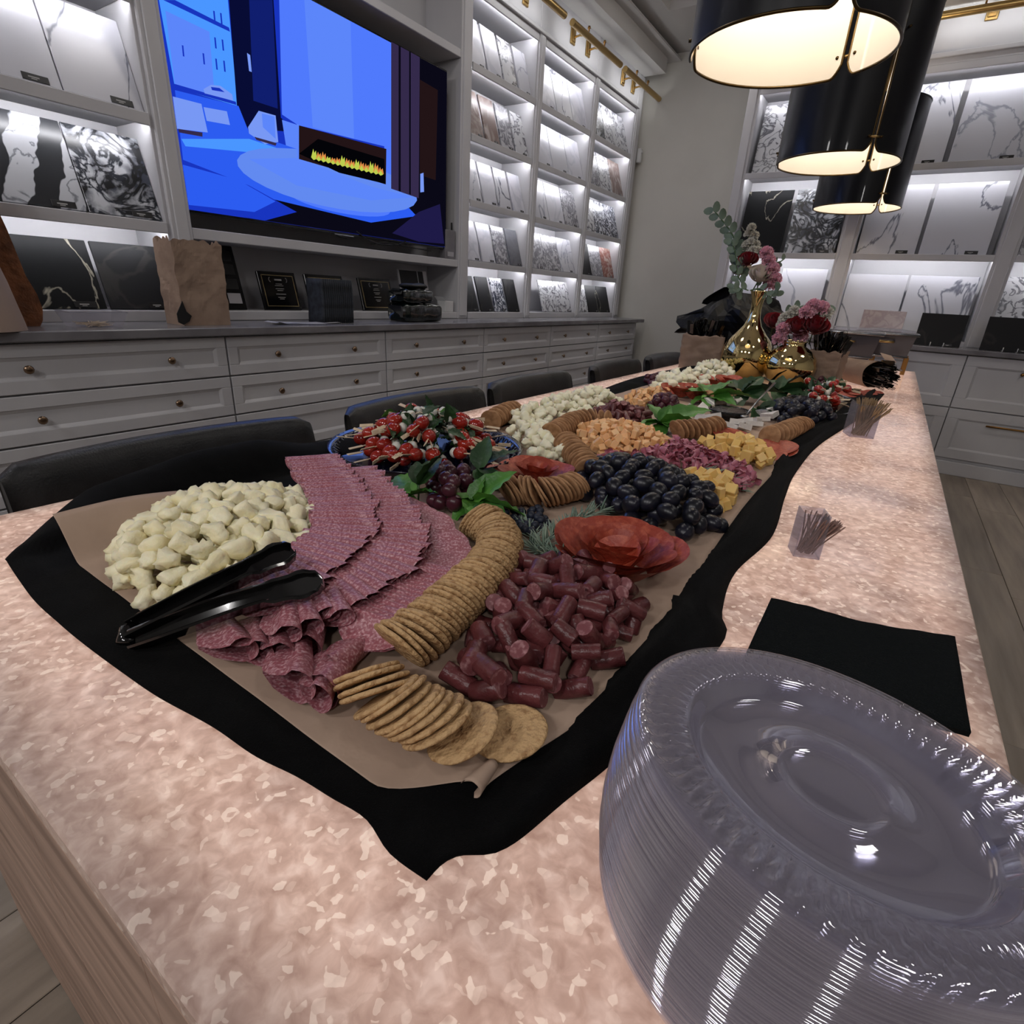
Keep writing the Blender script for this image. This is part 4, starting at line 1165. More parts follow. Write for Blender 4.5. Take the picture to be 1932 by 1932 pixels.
def spots(poly, mind, n, inset=0.0, tries=6000):
    x0 = min(p[0] for p in poly); x1 = max(p[0] for p in poly); y0 = min(p[1] for p in poly); y1 = max(p[1] for p in poly)
    out = []
    for _ in range(tries):
        if len(out) >= n: break
        x, y = RND.uniform(x0, x1), RND.uniform(y0, y1)
        if not inpoly(x, y, poly) or pdist(x, y, poly) < inset: continue
        if all((x - a) ** 2 + (y - b_) ** 2 > mind * mind for a, b_ in out): out.append((x, y))
    return out


ZP = 0.7655


def pile(name, label, cat, group, meshes, poly, hmax, mind, n, r, w=0.06, mode='any', layers=(0.0, 1.0), inset=0.0):
    """cover a mound: first a base layer, then pieces nested on it"""
    objs = []
    for li, lz in enumerate(layers):
        s = spots(poly, mind * (1.0 if li == 0 else 1.05), n if li == 0 else int(n * 0.9), inset + li * r * 0.8)
        for (x, y) in s:
            d = pdist(x, y, poly)
            h = hmax * (1 - exp(-d / w)) / (1 - exp(-1.6)) if hmax else 0
            z = ZP + r * 0.8 + min(h, hmax) + lz * r * 1.25 - (r * 0.4 if (li == 0 and len(layers) > 1 and h > r) else 0)
            if mode == 'flat': R = rotm(RND.gauss(0, .35), RND.gauss(0, .35), RND.uniform(0, 6.28))
            else: R = rotm(RND.uniform(0, 6.28), RND.uniform(0, 6.28), RND.uniform(0, 6.28))
            o = link(name, meshes[RND.randrange(len(meshes))], None, Matrix.Translation((x, y, z)) @ R @ Matrix.Scale(RND.uniform(.85, 1.15), 4))
            tag(o, label, cat, group); objs.append(o)
    return objs


def PT(lst):
    return [(q.x, q.y) for q in (T(*p) for p in lst)]


# ---- white cheese curds
def curd_mesh(seed, mat, L_=0.0180, W_=0.0122, H_=0.0108):
    m = MB(); r = random.Random(seed)
    bend = r.uniform(-0.5, 0.5); tp = r.uniform(-.3, .3)

    def fn(u, v):
        th = pi * min(max(v, 0.002), 0.998); ph = 2 * pi * u
        d = Vector((cos(th), sin(th) * cos(ph), sin(th) * sin(ph)))
        k = 1 + 0.8 * noise.noise(d * 1.6 + Vector((seed * 7.3, 1, 2))) + 0.22 * noise.noise(d * 4 + Vector((seed, 5, 2)))
        return Vector((d.x * L_ * (0.8 + 0.2 * k), d.y * W_ * k * (1 + tp * d.x) + bend * L_ * (d.x ** 2 - .4), d.z * H_ * k * (1 + tp * d.x)))
    m.grid(fn, 14, 10, True, False)
    return m.mesh('cheese_curd', mat, True)


CURD = [curd_mesh(i, 'curd') for i in range(8)]
CURDW = [curd_mesh(20 + i, 'curd_white', 0.0165, 0.0130, 0.0118) for i in range(6)]
CURDX = [curd_mesh(40 + i, 'curd_white', 0.021, 0.0165, 0.015) for i in range(5)]
curdA = PT([(215, 1062, .01), (245, 1122, .008), (330, 1150, .008), (460, 1150, .008), (560, 1105, .01), (610, 1045, .012), (606, 990, .02), (572, 935, .03), (485, 915, .05), (420, 925, .045), (350, 945, .035), (285, 985, .02)])
pile('cheese_curd', 'pale yellow cheese curd in the big heap under the black tongs', 'cheese', 'cheese curds in the near heap', CURD, curdA, 0.048, 0.0212, 84, 0.0115, w=0.07, mode='flat')
curdB = PT([(1000, 878, .008), (965, 835, .008), (958, 800, .01), (1000, 775, .02), (1060, 755, .03), (1105, 738, .03), (1150, 755, .02), (1185, 778, .01), (1110, 795, .01), (1040, 812, .008), (1030, 840, .008), (1072, 878, .005)])
pile('cheese_piece', 'white cheese curd in the long heap behind the tomato skewer tray', 'cheese', 'cheese curds in the middle heap', CURDW, curdB, 0.040, 0.0215, 80, 0.0115, w=0.06, mode='flat')
curdC = PT([(1222, 735, .005), (1255, 748, .005), (1310, 752, .005), (1345, 738, .005), (1330, 715, .015), (1290, 708, .025), (1250, 716, .015)])
pile('cheese_piece', 'white cheese curd in the left of the two far heaps', 'cheese', 'cheese curds in the far left heap', CURDX, curdC, 0.030, 0.031, 26, 0.015, w=0.08, mode='flat')
curdD = PT([(1300, 712, .005), (1340, 728, .005), (1388, 726, .005), (1385, 704, .01), (1345, 690, .03), (1320, 694, .02)])
pile('cheese_piece', 'white cheese curd in the far heap in front of the gold vase', 'cheese', 'cheese curds in the heap before the vase', CURDX, curdD, 0.040, 0.032, 30, 0.016, w=0.09, mode='flat')


# ---- folded and flat salami slices
def folded_slice(R=0.047, rho=0.0062, nu=22, nv=16, seed=0, opening=0.0):
    m = MB()

    def prof(a, rho):
        s = abs(a); sg = 1 if a >= 0 else -1
        if s < rho * pi / 2:
            return rho * (1 - cos(s / rho)), sg * rho * sin(s / rho)
        t = (s - rho * pi / 2) / (R - rho * pi / 2)
        return rho + (s - rho * pi / 2), sg * rho * (1 - t * (1 - opening)) + (0.002 * sin(6 * t + seed) if sg > 0 else 0)
    vs = []

    def fn(u, v):
        a = (u * 2 - 1) * R * 0.999
        # denser near the fold
        a = R * 0.999 * (abs(u * 2 - 1) ** 1.5) * (1 if u > 0.5 else -1)
        b_ = (v * 2 - 1) * sqrt(max(R * R - a * a, 0))
        x, z = prof(a, rho * (0.85 + 0.3 * b_ / R))
        return Vector((x, b_, z + 0.0012 * noise.noise(Vector((a * 60, b_ * 60, seed)))))
    m.grid(fn, nu, nv)
    return m.mesh('salami_slice', 'salami', True)


FOLD = [folded_slice(seed=i, rho=0.0052 + 0.0008 * i) for i in range(4)]
FOLDM = [folded_slice(seed=19 + i, rho=0.0085 + .001 * i, opening=0.30) for i in range(3)]
FOLDO = [folded_slice(seed=9 + i, rho=0.012 + .002 * i, opening=0.15) for i in range(3)]


def flat_slice(R, seed, mat, name, amp=0.004):
    m = MB()
    m.ring([[Vector((R * k / 5 * cos(2 * pi * j / 36), R * k / 5 * sin(2 * pi * j / 36), amp * (k / 5) ** 2 * noise.noise(Vector((cos(2 * pi * j / 36) * 1.3, sin(2 * pi * j / 36) * 1.3, seed))))) for j in range(36)] for k in (0.05, 1, 2, 3, 4, 5)], True, False)
    m.f.append(list(range(36))[::-1]); m.mi.append(0)
    return m.mesh(name, mat, True)


FLATS = [flat_slice(0.047, i, 'salami', 'salami_slice', 0.006) for i in range(3)]


def shingle(path, n, label, group, meshes, lift=0.0, tilt=0.50, across=(60, -8), jit=0.004, turn=0.0, tail=0):
    pts = [T(px, py, 0.012) for px, py in path]
    ex0 = None
    for i in range(n):
        q, d = along(pts, (i + 0.5) / n)
        d = Vector((d.x, d.y, 0)).normalized()
        e = Vector((-d.y, d.x, 0))
        # body runs near-and-down from a raised ridge
        a = (d * cos(tilt) + Vector((0, 0, -sin(tilt)))).normalized()
        e2 = (Matrix.Rotation(turn + RND.gauss(0, .06), 3, 'Z') @ e).normalized()
        a = (a - e2 * a.dot(e2)).normalized()
        z = a.cross(e2).normalized()
        M = frame(a, e2, z)
        p = Vector((q.x, q.y, ZP + 0.045 * sin(tilt) + 0.003 + lift)) - a * 0.024 + e2 * RND.gauss(0, jit)
        o = link('salami_slice', RND.choice(FOLDM if i >= n - tail else meshes), None, Matrix.Translation(p) @ M)
        tag(o, label, 'salami', group)


shingle([(596, 905), (632, 960), (652, 1015), (640, 1068), (598, 1110), (540, 1150), (470, 1180)], 40, 'folded salami slice in the row touching the cheese curds', 'folded salami slices beside the curds', FOLD, lift=0.012, turn=-0.15, tail=14)
shingle([(660, 925), (715, 985), (745, 1050), (722, 1105), (668, 1145), (600, 1180), (520, 1205)], 36, 'folded salami slice in the middle row of the fan', 'folded salami slices of the middle row', FOLD, lift=0.007, turn=-0.15, tail=13)
shingle([(760, 985), (800, 1020), (822, 1062), (815, 1100)], 9, 'wide flat salami slice lying left of the cracker row', 'flat salami slices left of the crackers', FLATS, lift=0.0, tilt=0.25)
shingle([(820, 1120), (775, 1160), (730, 1195), (690, 1225)], 15, 'folded salami slice in the row beside the crackers', 'folded salami slices beside the crackers', FOLD, lift=0.0, turn=0.1)
for (px, py, a, sc_, lab) in ((545, 1262, 2.55, 1.15, 'wide open folded salami slice at the near edge of the fan'), (625, 1272, 2.2, 1.0, 'open folded salami slice second from the near edge'),
                         (420, 1214, 2.9, 1.05, 'folded salami slice at the left tip beside the tongs'), (470, 1216, 2.7, 0.95, 'folded salami slice next to the left tip by the tongs'),
                         (520, 1222, 2.6, 0.95, 'third folded salami slice from the tongs along the near edge'), (655, 1240, 1.9, 0.9, 'open folded salami slice next to the cracker stack'),
                         (582, 1205, 2.4, 0.9, 'open folded salami slice ending the middle row'), (605, 1285, 2.3, 0.95, 'salami slice lying lowest on the paper at the near edge')):
    q = T(px, py, 0.012)
    o = link('salami_slice', FOLDO[(px // 5) % 3], None, Matrix.Translation((q.x, q.y, ZP + 0.014)) @ rotm(0, 0, a + pi / 2) @ rotm(0.12, 0.12, 0) @ Matrix.Scale(sc_, 4) @ Matrix.Translation((-0.02, 0, 0)))
    tag(o, lab, 'salami', 'loose folded salami slices')


# ---- crackers
def cracker_mesh(mat, R=0.0325, th=0.0048, n=30):
    m = MB(); prof = [(0.0, th * .5), (R * .3, th * .52), (R * .62, th * .5), (R * .88, th * .5), (R * .97, th * .36), (R, 0), (R * .97, -th * .36), (R * .88, -th * .5), (R * .5, -th * .5), (0, -th * .5)]
    m.lathe([(max(r, .0004), z) for r, z in prof], n)
    for v in m.v:
        a = atan2(v.y, v.x); r = hypot(v.x, v.y)
        k = 1 + 0.018 * noise.noise(Vector((cos(a) * 3, sin(a) * 3, 0)))
        v.x *= k; v.y *= k; v.z += 0.0006 * noise.noise(Vector((v.x * 90, v.y * 90, 4)))
    m.f.append(list(range(n))[::-1] if 0 else list(range(n))); m.mi.append(0); m.f.append([9 * n + j for j in range(n)][::-1]); m.mi.append(0)
    return m.mesh('cracker', mat, True)


CRK = [cracker_mesh('cracker', 0.0325 * k) for k in (1, 0.98)]
CRF = [cracker_mesh('cracker_far', 0.030, 0.0045, 20)]


def crackers(path, n, label, group, b0, b1, meshes=CRK, R=0.0325, flip=1, lift=0.0, hh=0.02, labels=None):
    """round crackers leaning along a path, b = tilt of the face above horizontal"""
    pts = [T(px, py, hh) for px, py in path]
    for i in range(n):
        t = (i + 0.5) / n
        q, d = along(pts, t); d = Vector((d.x, d.y, 0)).normalized() * flip
        be = b0 + (b1 - b0) * t + RND.gauss(0, .05 if R < .032 else .03)
        nn = (d * cos(be) + Vector((0, 0, sin(be)))).normalized()
        e = Vector((-d.y, d.x, 0)); u = nn.cross(e).normalized()
        z = ZP + R * abs(cos(be)) + 0.003 + lift
        o = link('cracker', RND.choice(meshes), None, Matrix.Translation((q.x + RND.gauss(0, .0008), q.y + RND.gauss(0, .0008), z)) @ frame(e, u, nn) @ rotm(0, 0, RND.uniform(0, 6.28)))
        tag(o, (labels or {}).get(i - n, label), 'cracker', group)


crackers([(895, 1000), (928, 1018), (942, 1050), (922, 1092), (884, 1135), (838, 1178), (790, 1222), (752, 1246)], 47, 'round brown cracker in the long curved row beside the beef sticks', 'crackers of the long curved row', -0.42, -0.55)
crackers([(690, 1292), (697, 1306), (706, 1322), (712, 1334)], 4, 'upright cracker among the four at the start of the near row', 'four crackers at the near row start', -0.86, -0.86, flip=1, hh=0.015)
crackers([(728, 1338), (760, 1356), (795, 1372), (830, 1388)], 8, 'round cracker in the near leaning row at the paper corner', 'crackers of the near leaning row', -0.80, -0.98, hh=0.015)
for (px, py, be, lab) in ((872, 1404, -1.12, 'cracker lying second from the end of the near row, face visible'), (962, 1390, -1.38, 'last cracker of the near row lying almost flat')):
    q = T(px, py, 0.008); d = (T(960, 1390) - T(800, 1380)).normalized(); d.z = 0; d.normalize()
    nn = (d * cos(be) + Vector((0, 0, sin(be)))).normalized(); e = Vector((-d.y, d.x, 0))
    o = link('cracker', CRK[0], None, Matrix.Translation((q.x, q.y, ZP + 0.0325 * cos(be) + 0.002)) @ frame(e, nn.cross(e).normalized(), nn)); tag(o, lab, 'cracker', 'near crackers lying flat')
crackers([(952, 944), (985, 940), (1015, 943), (1050, 940), (1090, 928)], 21, 'round cracker in the row between the pepperoni rose and the blueberries', 'crackers behind the blueberries', -0.5, -0.5, CRF, 0.030, -1)
crackers([(1065, 846), (1078, 862), (1098, 885), (1110, 902)], 13, 'cracker in the short row between the curds and the orange cubes', 'crackers between curds and cubes', -0.3, -0.3, CRF, 0.030, 1, hh=0.02)
crackers([(1040, 832), (1062, 818), (1085, 806), (1120, 802), (1150, 806)], 18, 'cracker in the row behind the orange cheese cubes', 'crackers behind the orange cubes', -0.3, -0.3, CRF, 0.030, -1)
crackers([(925, 806), (940, 796), (958, 788), (975, 783)], 9, 'cracker in the small row between skewer tray and white curds', 'crackers behind the skewer tray', -0.3, -0.3, CRF, 0.030, -1)
crackers([(1272, 822), (1300, 820), (1330, 818), (1352, 812)], 10, 'cracker in the row in front of the second basil sprig', 'crackers before the second basil', -0.4, -0.4, CRF, 0.030, -1)
crackers([(1448, 832), (1475, 824), (1500, 810), (1518, 800)], 13, 'cracker in the fat row at the right edge of the paper', 'crackers at the right edge', -0.25, 0.75, CRF, 0.033, 1, hh=0.03)
crackers([(1330, 755), (1360, 752), (1400, 750)], 10, 'cracker in the far row behind the brie', 'crackers behind the brie', 0.7, 0.7, CRF, 0.030, -1)


# ---- beef sticks
def stick_mesh(L_, r):
    m = MB(); m.cur = 0
    m.tube([(0, 0, -L_ / 2), (0, 0, -L_ / 2 + .001), (0.0008, 0, 0), (0, 0, L_ / 2 - .001), (0, 0, L_ / 2)], [r * .92, r, r, r, r * .92], 12, False)
    m.cur = 1; n = 12
    m.f.append(list(range(n))[::-1]); m.mi.append(1); m.f.append([4 * n + j for j in range(n)]); m.mi.append(1)
    return m.mesh('beef_stick', ['beef_stick', 'beef_cut'], 'auto')


STK = [stick_mesh(l, 0.0096) for l in (0.029, 0.034, 0.038, 0.026)]
stickA = PT([(862, 1300, .004), (872, 1250, .008), (905, 1205, .01), (915, 1150, .02), (945, 1090, .015), (985, 1065, .015), (1060, 1070, .012), (1130, 1085, .01), (1190, 1130, .01), (1208, 1175, .008), (1160, 1225, .008), (1125, 1290, .008), (1080, 1312, .006), (1015, 1335, .006), (950, 1325, .006), (905, 1345, .004)])
pile('beef_stick', 'short dark red beef stick piece in the near heap', 'sausage', 'beef stick pieces in the near heap', STK, stickA, 0.022, 0.0225, 60, 0.0098, w=0.06)
stickB = PT([(1105, 795, .005), (1125, 775, .02), (1160, 768, .03), (1195, 776, .02), (1225, 795, .006), (1190, 805, .005), (1150, 806, .005)])
pile('beef_stick', 'beef stick piece in the small heap behind the orange cheese', 'sausage', 'beef stick pieces in the farther heap', STK, stickB, 0.028, 0.021, 40, 0.009, w=0.05)


# ---- cheese cubes
def cube_mesh(a, b_, c, mat):
    m = MB(); m.box(-a, a, -b_, b_, -c, c, 0.0012)
    for v in m.v: v += Vector((noise.noise(v * 90), noise.noise(v * 90 + Vector((5, 0, 0))), noise.noise(v * 90 + Vector((0, 9, 0))))) * 0.0012
    return m.mesh('cheese_cube', mat)


OC = [cube_mesh(0.0085, 0.0085, 0.008, 'orange_cheese'), cube_mesh(0.011, 0.008, 0.006, 'orange_cheese'), cube_mesh(0.007, 0.01, 0.008, 'orange_cheese')]
YC = [cube_mesh(0.0105, 0.0105, 0.010, 'yellow_cheese'), cube_mesh(0.012, 0.0095, 0.009, 'yellow_cheese')]
orA = PT([(1075, 820, .008), (1110, 855, .006), (1150, 872, .006), (1200, 870, .006), (1240, 862, .006), (1262, 845, .01), (1235, 818, .02), (1180, 800, .03), (1130, 800, .025)])
pile('cheese_cube', 'orange cheddar cube in the heap behind the black grapes', 'cheese', 'orange cheese cubes in the middle heap', OC, orA, 0.026, 0.0165, 85, 0.009, w=0.05)
orB = PT([(1175, 755, .006), (1200, 775, .006), (1235, 772, .006), (1262, 752, .006), (1262, 735, .02), (1225, 738, .02)])
pile('cheese_cube', 'orange cheddar cube in the far heap beside the red grapes', 'cheese', 'orange cheese cubes in the far heap', OC, orB, 0.022, 0.022, 40, 0.010, w=0.06)
yeA = PT([(1310, 848, .008), (1345, 862, .008), (1395, 885, .006), (1430, 892, .006), (1455, 878, .006), (1440, 850, .012), (1400, 828, .025), (1350, 832, .02)])
pile('cheese_cube', 'yellow cheese cube in the heap beside the fat cracker row', 'cheese', 'yellow cheese cubes by the crackers', YC, yeA, 0.022, 0.024, 34, 0.011, w=0.06)
yeB = PT([(1288, 905, .015), (1310, 935, .01), (1355, 972, .004), (1385, 952, .004), (1378, 918, .01), (1320, 898, .02)])
pile('cheese_cube', 'yellow cheese cube right of the big black grape bunch', 'cheese', 'yellow cheese cubes by the grapes', YC, yeB, 0.016, 0.023, 15, 0.011, w=0.06)
t_ = T(1252, 842, 0.02)
o = link('cheese_wedge', cube_mesh(0.013, 0.011, 0.012, 'yellow_cheese'), None, Matrix.Translation(t_) @ rotm(.4, .6, .5)); tag(o, 'deep yellow cheese wedge between orange cubes and chopped ham', 'cheese')


# ---- pink chopped ham / soppressata ribbons
def ham_mesh(seed):
    r = random.Random(seed); m = MB()
    k1 = r.uniform(2.0, 4.5); w = r.uniform(0.006, 0.011)

    def fn(u, v):
        a = (u - .5) * k1
        rad = 0.0075 + 0.002 * r_.noise(Vector((u * 3, seed, 0)))
        return Vector((rad * sin(a), (v - .5) * 2 * w + 0.003 * u, rad * (cos(a)) + 0.002 * sin(v * 3 + seed)))
    r_ = noise
    m.grid(fn, 9, 4)
    m2 = [v.copy() for v in m.v]
    n = len(m2); fs = [f[::-1] for f in m.f]
    m.add([v * 0.86 + Vector((0, 0, 0)) for v in m2], fs)
    return m.mesh('ham_piece', 'pink_ham', True)


HAM = [ham_mesh(i) for i in range(5)]
hamA = PT([(1125, 862, .012), (1160, 880, .01), (1250, 885, .012), (1310, 905, .008), (1400, 935, .004), (1425, 915, .004), (1400, 888, .008), (1340, 862, .012), (1300, 838, .02), (1270, 825, .02), (1240, 855, .01), (1180, 868, .01)])
pile('ham_piece', 'curled pink cured meat piece between the grapes and yellow cubes', 'cured meat', 'pink cured meat pieces', HAM, hamA, 0.020, 0.0145, 170, 0.008, w=0.05)


# ---- grapes and berries
def bunch(name, label, poly, gm, R, mind, n, hmax, w, mat, ell=(1, 1, 1), layers=(0, 1.0), group=None, cat='fruit', pname='grape', stem=True, org=None):
    cx = sum(p[0] for p in poly) / len(poly); cy_ = sum(p[1] for p in poly) / len(poly)
    t = thing(name, label, cat, (cx, cy_, ZP), group)
    for li, lz in enumerate(layers):
        for (x, y) in spots(poly, mind, n, li * R * 0.9):
            d = pdist(x, y, poly); h = min(hmax, hmax * (1 - exp(-d / w)) / (1 - exp(-1.6)))
            z = R * 0.9 + h + lz * R * 1.15 - (R * 0.5 if li == 0 and h > R else 0)
            link(pname, RND.choice(gm), t, Matrix.Translation((x - cx, y - cy_, z)) @ rotm(RND.gauss(pi / 2, .5), RND.gauss(0, .5), RND.uniform(0, 6.28)) @ Matrix.Scale(RND.uniform(.88, 1.1), 4))
    if stem:
        m = MB(); a = Vector((cx, cy_, ZP + hmax * .6)); 
        m.tube([a, a + Vector((.02, .02, .006)), a + Vector((.05, .03, .0)), a + Vector((.07, .06, -.004))], 0.0018, 6)
        part('stalk', m, 'stem_green', t, True)
    return t


def grape_mesh(rx, rz, mat, name='grape'):
    m = MB(); m.ell((0, 0, 0), (rx, rx, rz), 16, 10, 0.05)
    return m.mesh(name, mat, True)


BG = [grape_mesh(0.0150, 0.0200, 'black_grape'), grape_mesh(0.0155, 0.0182, 'black_grape')]
RG = [grape_mesh(0.0138, 0.0145, 'red_grape')]
BB = [grape_mesh(0.0072, 0.0062, 'blueberry', 'blueberry')]
bunch('grape_bunch', 'large bunch of black grapes in the middle of the display', PT([(1090, 905, .02), (1100, 945, .008), (1150, 985, .006), (1220, 1018, .006), (1300, 1030, .006), (1338, 1005, .006), (1350, 960, .012), (1300, 915, .03), (1250, 885, .04), (1200, 862, .045), (1130, 880, .03)]), BG, 0.0155, 0.0285, 42, 0.032, 0.06, 'black_grape', group=None)
q = T(1357, 993, .012)
o = link('grape', BG[1], None, Matrix.Translation(q) @ rotm(1.2, .4, 0)); tag(o, 'single black grape at the right tip, away from the bunch', 'fruit')
bunch('grape_bunch', 'bunch of red grapes nestled in the near basil leaves', PT([(805, 905, .012), (815, 950, .012), (840, 985, .012), (885, 960, .012), (905, 915, .015), (885, 880, .05), (835, 880, .045)]), RG, 0.0138, 0.024, 14, 0.034, 0.04, 'red_grape')
bunch('grape_bunch', 'black grapes in the far part beside the tomato skewers', PT([(1445, 785, .01), (1470, 800, .006), (1530, 805, .004), (1570, 798, .004), (1555, 780, .01), (1500, 762, .03), (1455, 768, .02)]), BG, 0.0155, 0.029, 24, 0.022, 0.05, 'black_grape')
bunch('grape_bunch', 'small bunch of dark grapes over the second basil sprig', PT([(1222, 768, .01), (1240, 782, .008), (1275, 780, .008), (1278, 760, .02), (1245, 750, .03)]), RG, 0.0135, 0.024, 12, 0.02, 0.04, 'red_grape')
bunch('grape_bunch', 'red grapes in front of the right brown bag', PT([(1515, 735, .01), (1540, 748, .006), (1580, 742, .006), (1560, 718, .03), (1520, 715, .03)]), RG, 0.0135, 0.026, 14, 0.02, 0.05, 'red_grape')
bunch('grape_bunch', 'dark grapes on the black cloth left of the far curds', PT([(1212, 722, .004), (1225, 735, .004), (1262, 722, .004), (1250, 710, .02)]), RG, 0.013, 0.028, 9, 0.012, 0.05, 'red_grape')
for (x, y) in spots(PT([(945, 985, .006), (965, 1010, .004), (1005, 1020, .004), (1035, 990, .006), (1015, 965, .012), (975, 962, .012)]), 0.0105, 60):
    o = link('blueberry', BB[0], None, Matrix.Translation((x, y, ZP + .006 + RND.choice((0, .008)))) @ rotm(RND.gauss(0, .5), RND.gauss(0, .5), 0)); tag(o, 'dark blueberry in the small patch beside the rosemary', 'fruit', 'blueberries beside the rosemary')


# ---- herbs
def leaf_mesh(L_, W_, mat, fold=0.35, curl=0.5, name='leaf', nu=11, nv=7):
    m = MB()

    def fn(u, v):
        w = W_ * (sin(pi * min(1, u * 0.98 + 0.02) ** 0.75)) ** 0.9 * (1 - 0.15 * u)
        s = (v - .5) * 2
        x = L_ * u; z = -curl * L_ * u * u * 0.6 + abs(s) * w * fold + 0.0016 * cos(u * 36) * abs(s)
        return Vector((x, s * w * 0.92, z))
    m.grid(fn, nu, nv)
    return m.mesh(name, mat, True)


LEAF = {k: [leaf_mesh(0.062, 0.021, k, 0.35, 0.35), leaf_mesh(0.055, 0.019, k, 0.25, 0.8), leaf_mesh(0.040, 0.014, k, 0.5, 0.3)] for k in ('basil', 'basil_dark')}


def sprig(px, py, h, label, leaves, mat='basil', s=1.22, up=0.35):
    c = T(px, py, h); t = thing('basil_sprig', label, 'herb', c)
    m = MB(); m.tube([Vector((0, 0, 0)), Vector((0.0, 0.0, -0.01)), Vector((-.005, .004, -h * .6))], 0.0016, 6); part('stem', m, 'stem_green', t, True, world=False)
    for (az, el, k, sc_) in leaves:
        M = rotm(0, 0, az) @ rotm(0, -el, 0) @ rotm(RND.gauss(0, .25), 0, 0) @ Matrix.Scale(sc_ * s, 4)
        link('leaf', LEAF[mat][k], t, M)


sprig(893, 945, .03, 'bright green basil sprig in front of the red grapes', [(0.7, .8, 0, 1.15), (0.15, .15, 0, 1.35), (-.35, -.1, 0, 1.3), (-1.0, 0, 2, 1.2), (-1.8, -.2, 1, .8), (2.0, .35, 1, .9), (1.5, 1.1, 2, 1), (-2.4, .1, 2, 1.2)])
sprig(775, 935, .03, 'basil sprig hanging over the salami left of the red grapes', [(-2.9, .1, 0, 1.25), (-2.2, -.1, 0, 1.1), (-1.5, -.2, 1, 1.1), (-.9, -.1, 1, 1.0), (2.7, .3, 0, 1.1), (1.8, .5, 2, 1.2), (.4, .4, 2, 1.0), (-2.6, -.4, 2, 1.2)])
sprig(790, 915, .05, 'dark basil leaves standing left of the red grapes', [(.9, 1.1, 0, 1.0), (1.6, .9, 1, 1.0), (2.4, .7, 2, 1.1)], 'basil_dark')
sprig(905, 885, .05, 'dark basil leaf pair between red grapes and skewer tray', [(.9, .6, 0, 1.1), (2.0, .9, 0, 1.0), (-.2, .1, 1, 1.0), (-.7, -.2, 1, .9)], 'basil_dark')
sprig(1247, 798, .03, 'basil sprig in the middle beside the small dark grapes', [(.5, .5, 0, 1.9), (.1, .3, 0, 1.6), (2.3, .5, 0, 1.5), (3.0, .1, 1, 1.3), (-1.2, -.2, 1, 1.1), (-.3, -.1, 0, 1.5), (1.4, .9, 2, 1.4), (-2.2, 0, 0, 1.2), (-2.8, 0, 1, 1.2)])
sprig(1340, 748, .035, 'far basil sprig left of the jam dish', [(.3, .3, 0, 1.9), (1.2, .6, 0, 1.7), (2.2, .4, 0, 1.7), (3.1, .2, 0, 1.6), (-.5, .1, 0, 1.6), (-1.4, 0, 1, 1.4), (-2.3, 0, 1, 1.4)], 'basil')
sprig(1400, 742, .04, 'far basil sprig behind the jam dish', [(.3, .3, 0, 2), (1.2, .6, 0, 1.9), (2.2, .4, 0, 1.9), (3.1, .2, 0, 1.8), (-.5, .1, 0, 1.8), (-1.4, 0, 1, 1.6), (-2.3, 0, 1, 1.5), (0.8, 1, 2, 1.6)], 'basil_dark')
sprig(1470, 738, .045, 'basil leaves heaped on the far skewers', [(.3, .3, 0, 2), (1.2, .6, 0, 1.9), (2.2, .4, 0, 1.9), (3.1, .2, 0, 1.8), (-.5, .1, 0, 1.8), (-1.4, 0, 1, 1.6), (1.7, 1, 2, 1.6)], 'basil_dark')
sprig(1430, 775, .02, 'small dark basil leaves beside the jam spoon', [(.3, .3, 0, 1.4), (-.6, .2, 0, 1.4), (-1.4, 0, 1, 1.2), (1.2, .5, 1, 1.2)], 'basil_dark')


def rosemary(pts, label, n=70, L_=0.024, up=0.5):
    L_ *= 1.25
    P_ = [T(*p) for p in pts]; t = thing('rosemary_sprig', label, 'herb', P_[0])
    m = MB(); m.tube([along(P_, k / 10)[0] for k in range(11)], [0.0016] * 10 + [0.0008], 6); part('stem', m, 'rosemary_stem', t, True)
    m = MB()
    for i in range(n):
        q, d = along(P_, (i + .5) / n * .98 + .01)
        a = RND.uniform(0, 2 * pi); s = d.cross(Vector((0, 0, 1))).normalized(); u = s.cross(d).normalized()
        o_ = (s * cos(a) + u * abs(sin(a)) * up).normalized()
        dr = (d * 0.75 + o_ * 0.8).normalized() * L_ * RND.uniform(.7, 1.1)
        m.tube([q, q + dr * .5 + Vector((0, 0, .001)), q + dr], [0.0012, 0.0018, 0.0005], 4, True, 0.45)
    part('needles', m, 'rosemary', t, True, kind='stuff')


rosemary([(1062, 1058, .012), (1035, 1045, .010), (1015, 1040, .012), (995, 1025, .010)], 'rosemary sprig curling beside the near beef sticks', 46)
rosemary([(1060, 1075, .016), (1055, 1048, .014), (1030, 1043, .016), (1020, 1020, .02)], 'short rosemary sprig end lying over the beef sticks', 30)
rosemary([(1010, 1040, .01), (1040, 1015, .018), (1080, 985, .022), (1140, 962, .02)], 'long rosemary sprig pointing to the black grapes', 90, 0.026)
rosemary([(1005, 1038, .01), (1000, 1010, .012), (985, 990, .010), (975, 1000, .012)], 'rosemary sprig across the blueberries', 40)
rosemary([(1320, 888, .03), (1345, 893, .03), (1375, 905, .02), (1395, 925, .01)], 'small dark rosemary sprig beside the yellow cubes', 60, 0.026)


